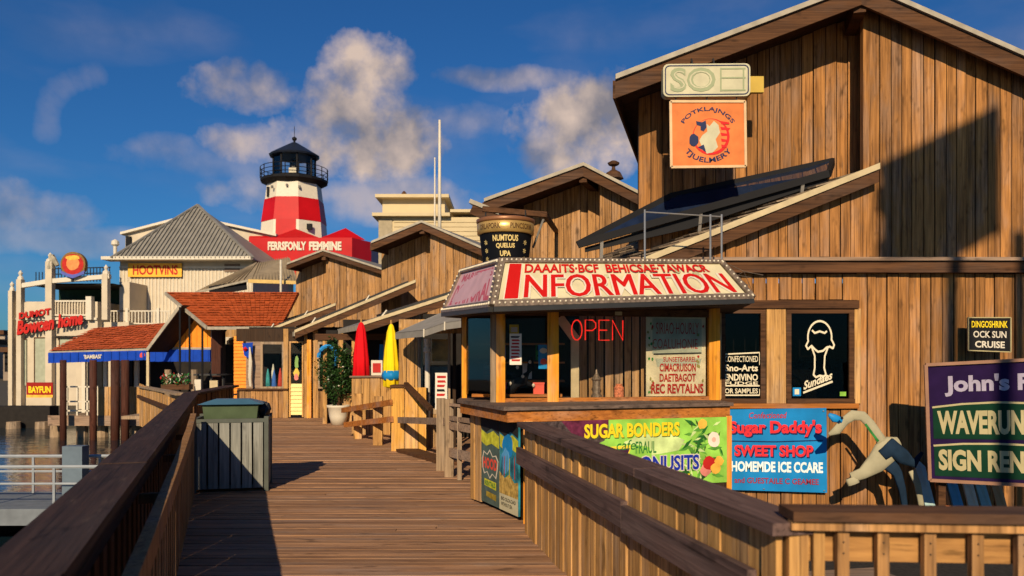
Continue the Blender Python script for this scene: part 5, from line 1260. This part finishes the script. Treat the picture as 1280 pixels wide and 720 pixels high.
# furniture and flowers in the pavilion
T = thing('bar_table', P(262, 480, 24), 'bar table with pale cloths inside the orange pavilion', 'table')
obj('table_top', MB().box(X(240, 24), X(276, 24), 24.1, 24.6, 1.08, 1.13), darkmetal, T)
for px in (243, 258, 273): obj('leg', MB().box(X(px, 24), X(px, 24) + .05, 24.3, 24.35, 0, 1.08), darkmetal, T)
lone('chair_cloth', MB().box(X(243, 23.5), X(251, 23.5), 23.5, 23.6, .55, .98), white, (X(247, 23.5), 23.5, .55), 'white chair back at the pavilion table, left', 'chair')
lone('chair_cloth', MB().box(X(262, 23.5), X(272, 23.5), 23.5, 23.6, .6, .95), cream, (X(267, 23.5), 23.5, .6), 'cream chair back at the pavilion table, right', 'chair')
lone('round_stand', MB().lathe((X(280, 23), 23, 0), [(.15, 0), (.03, .04), (.03, 1.1), (.2, 1.12), (.2, 1.15)], 12), black, (X(280, 23), 23, 0), 'black pedestal stand with small round top beside the dark column', 'table')
def flowers():
    T = thing('flower_box', (X(218, 23.2), 23.2, .75), 'box of red and white flowers with green leaves on the balustrade', 'plant')
    obj('box', MB().box(X(203, 23.2), X(238, 23.2), 23.1, 23.4, .7, .85), W_fascia, T)
    mb = MB(); m2 = MB(); m3 = MB()
    for k in range(260):
        c_ = Vector((random.uniform(X(203, 23.2), X(236, 23.2)), random.uniform(23.05, 23.4), random.uniform(.85, 1.15))); d = Vector((random.uniform(-1, 1), random.uniform(-1, 1), random.uniform(-1, 1))).normalized() * .07; w = d.cross(Vector((0, 0, 1))).normalized() * .025
        (mb if k % 2 else (m2 if k % 4 == 0 else m3)).add([c_ - d, c_ + w, c_ + d, c_ - w], [(0, 1, 2, 3)])
    obj('leaves', mb, green, T, kind='stuff'); obj('red_flowers', m2, dred, T, kind='stuff'); obj('white_flowers', m3, white, T, kind='stuff')
flowers()

# ------------------------------------------------------------------ brown hip roof house
H = thing('hip_roof_house', (-10, 36, 0), 'low building with grey-brown hip roof behind the orange roof', 'building')
D = 36
tan = mat('tan_roof_metal', (.30, .235, .15), .6, var=.15, scale=3)
a_, b_, c_, d_ = P(245, 364, 34), P(311, 349, 33), P(372, 351, 33), P(321, 329, 36); e_ = P(362, 322, 36)
obj('roof', MB().slab([a_, b_, d_], (0, .0, -.05)), tan, H); obj('roof', MB().slab([b_, c_, e_, d_], (0, 0, -.05)), tan, H)
for k in range(1, 15):
    p = b_.lerp(c_, k / 15); q = d_.lerp(e_, k / 15); obj('roof_seam', MB().bar(p + Vector((0, 0, .03)), q + Vector((0, 0, .03)), .03, .05), tan, H)
for k in range(1, 10): obj('roof_seam', MB().bar(a_.lerp(b_, k / 10) + Vector((0, 0, .03)), d_ + Vector((0, 0, .03)), .03, .05), tan, H)
obj('eave_trim', MB().bar(b_ + Vector((0, -.05, -.08)), c_ + Vector((0, -.05, -.08)), .06, .14), mat('ochre_trim', (.62, .42, .14), .5), H); obj('eave_trim', MB().bar(a_ + Vector((0, -.05, -.06)), b_ + Vector((0, -.05, -.06)), .06, .08), drip, H)
obj('wall', MB().hexa([(a_.x + .4, a_.y + .6), (b_.x + .2, b_.y + .5), (c_.x, c_.y + .5), (c_.x, 37), (a_.x + .8, 37)], -.7, 4.35), W_fence, H)
obj('window_band', MB().bar(P(262, 364, 33.7), P(308, 356, 33.2), .05, .4), black, H)
lone('vent_pipe', MB().tube([P(351, 365, 32.5), P(351, 325, 32.5)], .045, 8), white, P(351, 365, 32.5), 'white vent pipe rising beside the brown hip roof', 'pipe')

# ------------------------------------------------------------------ white building with the yellow lettered sign
HB = thing('white_boarded_building', (-17, 43, 0), 'white ribbed-wall building with grey pyramid metal roof', 'building')
D = 43
x0, x1 = X(150, D), X(316, D); zt = P(0, 326, D).z
obj('wall', MB().box(x0, x1, D, D + 8, -.8, zt), offwhite, HB)
k = x0
ribm = MB()
while k < x1 - .1: ribm.box(k, k + .05, D - .04, D, P(0, 404, D).z - 1, zt - .35); k += .19
obj('wall_ribs', ribm, white, HB, kind='stuff')
obj('cornice', MB().box(X(138, D), x1 + .2, D - 1.0, D - .0, zt - .05, zt + .12).box(x0, x1, D - .08, D, zt - .4, zt - .3), white, HB)
ap = P(247, 257, 46.5); e0, e1 = P(139, 323, 42), P(316, 323, 42)
obj('roof', MB().slab([e0, e1, ap], (0, .02, -.06)), metalroof, HB)
obj('roof', MB().slab([e1, ap, e1 + Vector((0, 9, 0))], (0, 0, -.06)), metalroof, HB); obj('roof', MB().slab([e0, e0 + Vector((0, 9, 0)), ap], (0, 0, -.06)), metalroof, HB)
for k in range(1, 34):   # standing seams, straight up the slope until they meet the hips
    t = k / 34; p = e0.lerp(e1, t); ta = (ap.x - e0.x) / (e1.x - e0.x); h = min(t / ta, (1 - t) / (1 - ta))
    q = Vector((p.x, e0.y + (ap.y - e0.y) * h, e0.z + (ap.z - e0.z) * h))
    obj('roof_seam', MB().bar(p + Vector((0, -.02, .03)), q + Vector((0, -.02, .03)), .04, .09), metalroof, HB)
for e_ in (e0, e1): obj('hip_cap', MB().bar(e_ + Vector((0, -.03, .05)), ap + Vector((0, -.03, .05)), .16, .08), metalroof, HB)
obj('upper_window', MB().box(X(281, D), X(300, D), D - .07, D - .01, P(0, 340, D).z, P(0, 330, D).z), mat('brown_louvre', (.2, .14, .1), .6), HB)
q = [P(160, 346, 42.8), P(227, 346, 42.8), P(227, 329, 42.8), P(160, 329, 42.8)]
T, f = panel_sign('name_sign', 'yellow sign with red letters on the white ribbed wall', q, mat('sign_ochre', (.80, .44, .05), .5, var=.06), .08)
text(T, 'HOOTVINS', f, (.09, .14, .93, .86), dred, .03)
T = thing('white_upper_roof', (-19, 50, 0), 'large white low gable roof rising behind the grey pyramid roof', 'building')
a_, m_, b_ = P(150, 290, 50), P(235, 268, 50), P(345, 292, 50)
obj('roof', MB().slab([a_, m_, m_ + Vector((0, 8, 0)), a_ + Vector((0, 8, 0))], (0, 0, -.15)), white, T); obj('roof', MB().slab([m_, b_, b_ + Vector((0, 8, 0)), m_ + Vector((0, 8, 0))], (0, 0, -.15)), white, T)
obj('gable_wall', MB().slab([a_ + Vector((.2, .3, -.1)), m_ + Vector((0, .3, -.1)), b_ + Vector((-.2, .3, -.1)), Vector((b_.x, 50.3, 0)), Vector((a_.x, 50.3, 0))], (0, .2, 0)), offwhite, T)
obj('dark_window', MB().box(X(156, 50), X(162, 50), 50.1, 50.25, P(0, 314, 50).z, P(0, 295, 50).z), black, T)
lone('roof_lamp', MB().lathe(P(144, 308, 46), [(.1, -.5), (.1, 0), (.22, .1), (.2, .3), (.05, .4)], 10), white, P(144, 308, 46), 'round white lamp at the left end of the white upper roof', 'lamp')
# small balcony
T = thing('balcony', P(140, 400, 41), 'small white railed balcony above the red porch roof', 'balcony')
z0, z1 = P(0, 407, 41).z, P(0, 388, 41).z
obj('floor', MB().box(X(120, 41), X(215, 41), 41, 43, z0 - .12, z0), white, T)
for xa, xb in ((X(121, 41), X(157, 41)), (X(160, 41), X(213, 41))):
    obj('rail', MB().box(xa, xb, 41.0, 41.06, z1 - .06, z1).box(xa, xb, 41.0, 41.06, z0 + .08, z0 + .14), white, T)
    k = xa
    while k < xb: obj('baluster', MB().box(k, k + .045, 41.01, 41.05, z0 + .14, z1 - .06), white, T); k += .17
for px in (121, 157, 196): obj('newel', MB().box(X(px, 41), X(px, 41) + .14, 40.95, 41.1, z0, z1 + .12), white, T)

# ------------------------------------------------------------------ left restaurant with terrace
B = thing('terrace_restaurant', (-22, 40, 0), 'cream restaurant with open roof terrace and red script lettering at far left', 'building')
D = 40; z = lambda q_: P(0, q_, D).z
tw = offwhite
obj('lower_wall', MB().box(X(16, D), X(122, D), D, D + 8, -1.1, z(377)), tw, B)
obj('side_wing', MB().box(X(104, D), X(155, D), D + .5, D + 9, -1.1, z(402)), tw, B)
for px, w, t_, nm in ((18, 5, 364, 'pillar'), (28.5, 6, 350, 'pillar'), (65.5, 8, 328, 'pillar'), (135, 7, 343, 'pillar')):
    obj(nm, MB().box(X(px - w / 2, D), X(px + w / 2, D), D - .35, D - .02, -1.1 if px < 100 else z(400), z(t_)), offwhite, B)
    obj('finial', MB().lathe((X(px, D), D - .18, z(t_)), [(w / 1600 * D, 0), (w / 1800 * D, .12), (.06, .2), (.11, .32), (.02, .46)], 8), white, B)
mb = MB().bar(P(28, 357, D - .1), P(66, 350, D - .1), .2, .16).bar(P(66, 350, D - .1), P(140, 344, D - .1), .2, .18); 
mb = MB().bar((X(28, D), D - .18, z(358)), (X(66, D), D - .18, z(352)), .25, .22).bar((X(66, D), D - .18, z(352)), (X(140, D), D - .18, z(346)), .25, .22)
obj('terrace_beam', mb, white, B)
obj('terrace_back', MB().box(X(31, D), X(135, D), D + 3, D + 3.2, z(385), z(353)), mat('dark_green_interior', (.012, .04, .025), .7, var=.4, scale=2), B)
obj('terrace_ceiling', MB().box(X(31, D), X(140, D), D + .1, D + 3, z(356), z(354)), voidm, B)
obj('terrace_side', MB().box(X(137, D), X(150, D), D + 1, D + 3.2, z(400), z(350)), offwhite, B)
obj('parapet', MB().box(X(31, D), X(61, D), D - .12, D - .02, z(398), z(378)), offwhite, B)
for xa, xb in ((X(70, D), X(111, D)),):
    obj('terrace_rail', MB().box(xa, xb, D - .12, D - .04, z(377.5), z(375.5)).box(xa, xb, D - .12, D - .04, z(395), z(393)), white, B)
    k = xa
    while k < xb: obj('baluster', MB().box(k, k + .05, D - .1, D - .05, z(393), z(377.5)), offwhite, B); k += .14
obj('newel', MB().box(X(111, D), X(118, D), D - .3, D, z(400), z(371)), white, B)
for px in (20, 70): obj('cornice', MB().box(X(15 if px == 20 else 66, D), X(64 if px == 20 else 122, D), D - .1, D - .03, z(400), z(397)), white, B)
for px0, px1, y0, y1 in ((45, 63, 423, 480), (24, 34, 425, 482), (76, 100, 423, 440)):
    w_ = obj('shutter_window', MB().box(X(px0, D), X(px1, D), D - .08, D - .02, z(y1), z(y0)), mat('pale_green_shutter', (.36, .38, .28), .6), B)
    obj('window_frame', MB().box(X(px0 - 1.2, D), X(px0, D), D - .1, D - .02, z(y1), z(y0)).box(X(px0 - 1.2, D), X(px1, D), D - .1, D - .02, z(y0), z(y0 - 1.4)), W_fascia, w_)
obj('awning_slot', MB().box(X(72, D), X(104, D), D - .2, D - .02, z(423), z(420)), voidm, B)
q = quadmap(P(18, 422, D - .4), P(108, 408, D - .4), P(108, 375, D - .4), P(18, 389, D - .4), .0)
sr = mat('script_red', (.50, .02, .015), .5, var=.1)
text(B, 'DUMOT', q, (.06, .66, .50, .92), sr, .05); text(B, 'Bowcen', q, (.03, .08, .55, .62), sr, .05, shear=.15); text(B, 'home', q, (.60, .10, .95, .62), sr, .05, shear=.15)
text(B, 'DUMOT', q, (.065, .64, .505, .90), black, .06, -.05); text(B, 'Bowcen', q, (.035, .05, .555, .60), black, .06, -.05, shear=.15); text(B, 'home', q, (.605, .07, .955, .60), black, .06, -.05, shear=.15)  # black offset copies paint a shadow behind the red letters
# roof railing, dark mesh
T = thing('roof_fence', P(88, 345, D + 2), 'dark mesh fence on top of the terrace roof, far left', 'fence')
mb = MB()
for k in range(24):
    px = 45 + k * 4; mb.tube([P(px, 352, D + 2), P(px, 334 if px > 60 else 340, D + 2)], .03, 4)
for yy in (336, 343): mb.tube([P(58, yy, D + 2), P(138, yy - 2, D + 2)], .03, 4)
obj('mesh_bars', mb, mat('mesh_blue', (.03, .045, .07), .5), T)
T = thing('oval_sign', P(91, 331, D - .5), 'round emblem sign with red centre and blue scroll above the roof terrace', 'sign')
q0 = quadmap(P(74, 348, D - .5), P(108, 348, D - .5), P(108, 314, D - .5), P(74, 314, D - .5), 0)
obj('disc', MB().slab([q0(u, v) for u, v in circ(.5, .52, .46, .46, 26)], (0, .25, 0)), mat('dark_gold', (.22, .12, .03), .5, var=.3), T)
patch(T, q0, circ(.5, .52, .40, .38, 24), dred, .01, 'print'); patch(T, q0, circ(.5, .56, .24, .26, 18, .06), mat('shrimp_orange', (.72, .26, .08), .5, var=.2), .02, 'print')
patch(T, q0, circ(.5, .76, .26, .09, 14, .1), mat('gold_print', ()), .022, 'print')
patch(T, q0, [(.06, .30), (.3, .18), (.5, .14), (.7, .18), (.94, .30), (.92, .16), (.5, .0), (.08, .16)], mat('scroll_blue', (.10, .12, .42), .5), .025, 'print')
obj('pole', MB().tube([P(91, 352, D - .3), P(91, 345, D - .3)], .08, 6), darkmetal, T)
# tall planter statue left of the oval
lone('roof_statue', MB().tube([P(65, 318, D - .2), P(63, 336, D - .2)], [.12, .2], 7).tube([P(66, 322, D - .2), P(72, 332, D - .2)], [.14, .1], 7).tube([P(62, 326, D - .2), P(58, 338, D - .2)], [.1, .07], 6), mat('statue_stone', (.36, .32, .24), .7, var=.4), P(64, 345, D - .2), 'pale statue like roof ornament left of the round emblem', 'ornament')
# lower dock strip and far shoreline
lone('quay', MB().box(-40, X(62, 30), 30, 30.6, -1.5, -.2), voidm, (-25, 30, -1), 'dark low quay edge along the water at far left', 'quay')
for k, px in enumerate((17, 53)): lone('pile_stub', MB().lathe((X(px, 29.7), 29.7, -1.6), [(.28, 0), (.24, .85)], 9), W_grey, (X(px, 29.7), 29.7, -1.6), ['leftmost', 'right-hand'][k] + ' short pale pile before the dark quay at far left', 'pile', 'stub piles before the quay')
for k, (px0, px1, yt, D2, cc) in enumerate(((-60, -20, 430, 90, (.3, .25, .2)), (-18, 6, 418, 95, (.32, .26, .2)), (4, 20, 440, 85, (.26, .2, .15)))):
    T = thing('distant_building', (X(px0, D2), D2, 0), ['far hazy flat-roofed building at the left edge', 'far brown building just left of the terrace restaurant', 'far low building nearest the terrace restaurant'][k], 'building')
    m_ = mat('distant_wall_%s' % 'abc'[k], cc, .7, var=.2, scale=.3)
    zt = P(0, yt, D2).z; obj('wall', MB().box(X(px0, D2), X(px1, D2), D2, D2 + 10, -1, zt), m_, T); obj('roof', MB().box(X(px0 - 2, D2), X(px1 + 2, D2), D2 - .5, D2 + 10.5, zt, zt + .5), W_fascia, T)
    for r_ in range(3):
        for c_ in range(3):
            xx = X(px0, D2) + (c_ + .4) * (px1 - px0) / 1000 * D2 / 3; zz = r_ * (zt) / 3.2 + .2
            obj('window', MB().box(xx, xx + .9, D2 - .06, D2 + .02, zz, zz + .9), black, T)

# ------------------------------------------------------------------ lighthouse
def lighthouse():
    D = 55; s = D / 1000; cx = X(368, D); z = lambda q_: P(0, q_, D).z; c_ = (cx, D + 2, 0)
    D2 = D + 2; k2 = D2 / D
    T = thing('lighthouse', (cx, D, 0), 'red and white striped octagonal lighthouse with black lantern', 'lighthouse')
    wm = mat('lighthouse_white', (.66, .60, .48), .5, var=.05); rm = mat('lighthouse_red', (.48, .006, .009), .45, var=.12, scale=1)
    def ring(r0, q0, r1, q1, m, nm, ph=22.5): return obj(nm, MB().lathe((cx, D, 0), [(r0 * s, z(q0)), (r1 * s, z(q1))], 8, ph=R(ph)), m, T)
    ring(41, 300, 39.5, 280, wm, 'lower_white_drum'); ring(40, 280, 36, 252, rm, 'red_drum'); ring(35.5, 252, 32.5, 228, wm, 'upper_white_drum')
    # red front face down to the roof
    obj('red_face', MB().slab([(cx - 13 * s * .95, D - 41.5 * s * .93, z(300)), (cx + 12 * s, D - 41.5 * s * .93, z(300)), (cx + 12 * s, D - 39.9 * s * .93, z(280)), (cx - 13 * s * .95, D - 39.9 * s * .93, z(280))], (0, .06, 0)), rm, T)
    for px, q_ in ((350, 240), (368, 238), (383, 240)): obj('porthole', MB().box(X(px, D) - .06, X(px, D) + .06, D - 34.5 * s, D - 31 * s, z(q_ + 2), z(q_ - 1)), darkmetal, T)
    obj('side_window', MB().box(X(341, D) - .05, X(341, D) + .1, D - 22 * s, D - 18 * s, z(250), z(238)), black, T); obj('side_window', MB().box(X(394, D) - .12, X(394, D) + .22, D - 33 * s, D - 29 * s, z(292), z(285)), black, T)
    obj('gallery', MB().lathe((cx, D, 0), [(33 * s, z(233)), (41 * s, z(229)), (41 * s, z(226)), (33 * s, z(226))], 16), black, T)
    for k in range(16):
        t = 2 * math.pi * k / 16; p = Vector((cx + 41 * s * math.cos(t), D + 41 * s * math.sin(t), z(226))); obj('gallery_post', MB().tube([p, p + Vector((0, 0, z(212) - z(226)))], .035, 5), black, T)
    for q_ in (212, 217, 222): obj('gallery_rail', MB().tube([(cx + 41 * s * math.cos(t), D + 41 * s * math.sin(t), z(q_)) for t in [2 * math.pi * k / 24 for k in range(25)]], .025, 4), black, T)
    obj('lantern_base', MB().lathe((cx, D, 0), [(25.5 * s, z(226)), (25.5 * s, z(221))], 8, ph=R(22.5)), black, T)
    for k in range(8):
        t = R(22.5 + 45 * k); p = Vector((cx + 25.5 * s * math.cos(t), D + 25.5 * s * math.sin(t), z(221))); obj('lantern_mullion', MB().tube([p, Vector((p.x, p.y, z(197)))], .07, 5), black, T)
        t2 = R(22.5 + 45 * (k + 1)); p2 = Vector((cx + 25.5 * s * math.cos(t2), D + 25.5 * s * math.sin(t2), z(221)))
        obj('lantern_pane', MB().slab([p, p2, Vector((p2.x, p2.y, z(197))), Vector((p.x, p.y, z(197)))], (0, 0.01, 0)), G, T)
    obj('lens', MB().lathe((cx, D, 0), [(4 * s, z(221)), (4 * s, z(214)), (6 * s, z(210)), (6 * s, z(203)), (2 * s, z(199))], 10), darkmetal, T)
    obj('lamp_plinth', MB().box(cx - 4 * s, cx + 5 * s, D - .6, D - .2, z(221), z(212)), wm, T)
    obj('lantern_roof', MB().lathe((cx, D, 0), [(30 * s, z(197)), (31 * s, z(195)), (16 * s, z(186)), (5 * s, z(179.5)), (2 * s, z(178))], 16, ph=0), mat('lantern_roof_blue', (.015, .02, .035), .4), T)
    obj('finial', MB().lathe((cx, D, 0), [(1.5 * s, z(180)), (1.2 * s, z(176.5)), (3 * s, z(174.5)), (3 * s, z(172.5)), (.8 * s, z(171))], 10), black, T)
    obj('lightning_rod', MB().tube([(cx, D, z(172)), (cx, D, z(158))], .02, 4), black, T)
    # red parapet building at its foot
    T2 = thing('red_lettered_building', (cx, D - 4, 0), 'red angular parapet building with white lettering at the lighthouse foot', 'building')
    Dp = 50; zz = lambda q_: P(0, q_, Dp).z
    fr2 = [(X(311, Dp), Dp), (X(440, Dp), Dp), (X(457, Dp), Dp + 2.0), (X(457, Dp), Dp + 5), (X(311, Dp), Dp + 5), (X(309, Dp), Dp + 2)]
    obj('wall', MB().hexa(fr2, zz(345), zz(297)), rm, T2)
    pk = lambda px, q_, dd=0: P(px, q_, Dp + dd)
    obj('roof_peak', MB().add([pk(338, 297.5), pk(370, 286, 1.5), pk(400, 297.5), pk(370, 297, 4)], [(0, 1, 2), (1, 2, 3), (0, 1, 3), (0, 2, 3)]), rm, T2)
    obj('roof_peak', MB().add([pk(400, 297.5), pk(432, 285, 2), pk(457, 300, 2), pk(430, 297, 5)], [(0, 1, 2), (1, 2, 3), (0, 1, 3), (0, 2, 3)]), rm, T2)
    obj('roof_peak', MB().add([pk(311, 297.5), pk(314, 289, 1), pk(342, 297.5), pk(325, 297, 4)], [(0, 1, 2), (1, 2, 3), (0, 1, 3), (0, 2, 3)]), rm, T2)
    obj('corner_plate', MB().box(X(309.5, Dp), X(314, Dp), Dp - .06, Dp, zz(318), zz(303)), wm, T2)
    f = quadmap(P(335, 313, Dp - .02), P(427, 313, Dp - .02), P(427, 302, Dp - .02), P(335, 302, Dp - .02), .05)
    text(T2, 'FERRSFONLY', f, (0, 0, .52, 1), wm, .05); text(T2, 'FEMMINE', f, (.56, 0, 1, 1), wm, .05)
lighthouse()

# ------------------------------------------------------------------ beige tower and masts
T = thing('beige_tower', (-3.5, 40, 0), 'beige stucco tower with two flat cornices behind the wooden gables', 'building')
bm_ = mat('beige_stucco', (.58, .47, .28), .7, var=.08, scale=1); D = 40; z = lambda q_: P(0, q_, D).z
obj('upper_block', MB().box(X(478, D), X(556, D), D, D + 5, z(272), z(249)), bm_, T)
obj('top_cornice', MB().box(X(471, D), X(562, D), D - .5, D + 5.5, z(249), z(245)), bm_, T)
obj('lower_block', MB().box(X(480, D), X(604, D), D - 1, D + 6, 0, z(276)), bm_, T)
obj('mid_cornice', MB().box(X(471, D), X(565, D), D - 1.4, D + 6, z(276), z(272)), bm_, T); obj('side_cornice', MB().box(X(565, D), X(604, D), D - 1.2, D + 6, z(270.5), z(267)), bm_, T)
obj('corner_trim', MB().box(X(480, D) - .1, X(494, D), D - 1.06, D - 1.0, 0, z(278)), mat('grey_beige', (.36, .3, .2), .7), T)
for k in range(10):
    zz_ = z(276) - .25 - k * .22; obj('siding_course', MB().box(X(496, D), X(604, D), D - 1.04, D - 1.0, zz_, zz_ + .18), bm_, T)
obj('roof_cap', MB().lathe(P(505, 245, D), [(.15, 0), (.12, .15), (.03, .25)], 8), W_fascia, T)
lone('flag_mast', MB().tube([P(549.5, 345, 30), P(549.5, 230, 30), P(549.5, 150, 30)], [.075, .06, .045], 8), white, P(549.5, 345, 30), 'tall thick white mast before the beige tower', 'mast', smooth=True)
lone('flag_mast', MB().tube([P(543.5, 345, 30), P(543.5, 197, 30)], [.04, .025], 8), white, P(543.5, 345, 30), 'thinner and shorter mast just left of the tall white mast', 'mast', smooth=True)

# ------------------------------------------------------------------ unseen board added behind the viewer, outlined to cast the tall wall's shade
ty = -3.0; tt = (10 - ty) / LD.y
def back(px, py): 
    w = Vector(((px - 640) / 100, 10, 1.6 + (448 - py) / 100)); return w - LD * tt
T = thing('shade_caster_board', (back(1180, 300).x, ty, 0), 'unseen slanted board on two posts, added behind the viewpoint to shade the tall wall', 'billboard')
pl = [back(1096, 330), back(1180, 326), back(1247, 288), back(1247, 133), back(1096, 208), back(1100, 232), back(1094, 240), back(1094, 262), back(1101, 270), back(1101, 300), back(1094, 306)]
obj('panel', MB().slab(pl, (0, -.1, 0)), W_fascia, T)
for px in (1186, 1274 - 4): 
    p = back(px, 300); obj('post', MB().box(p.x - .08, p.x + .08, ty - .3, ty - .12, 0 - .45, back(px, 285 if px > 1250 else 200).z), W_fascia, T)
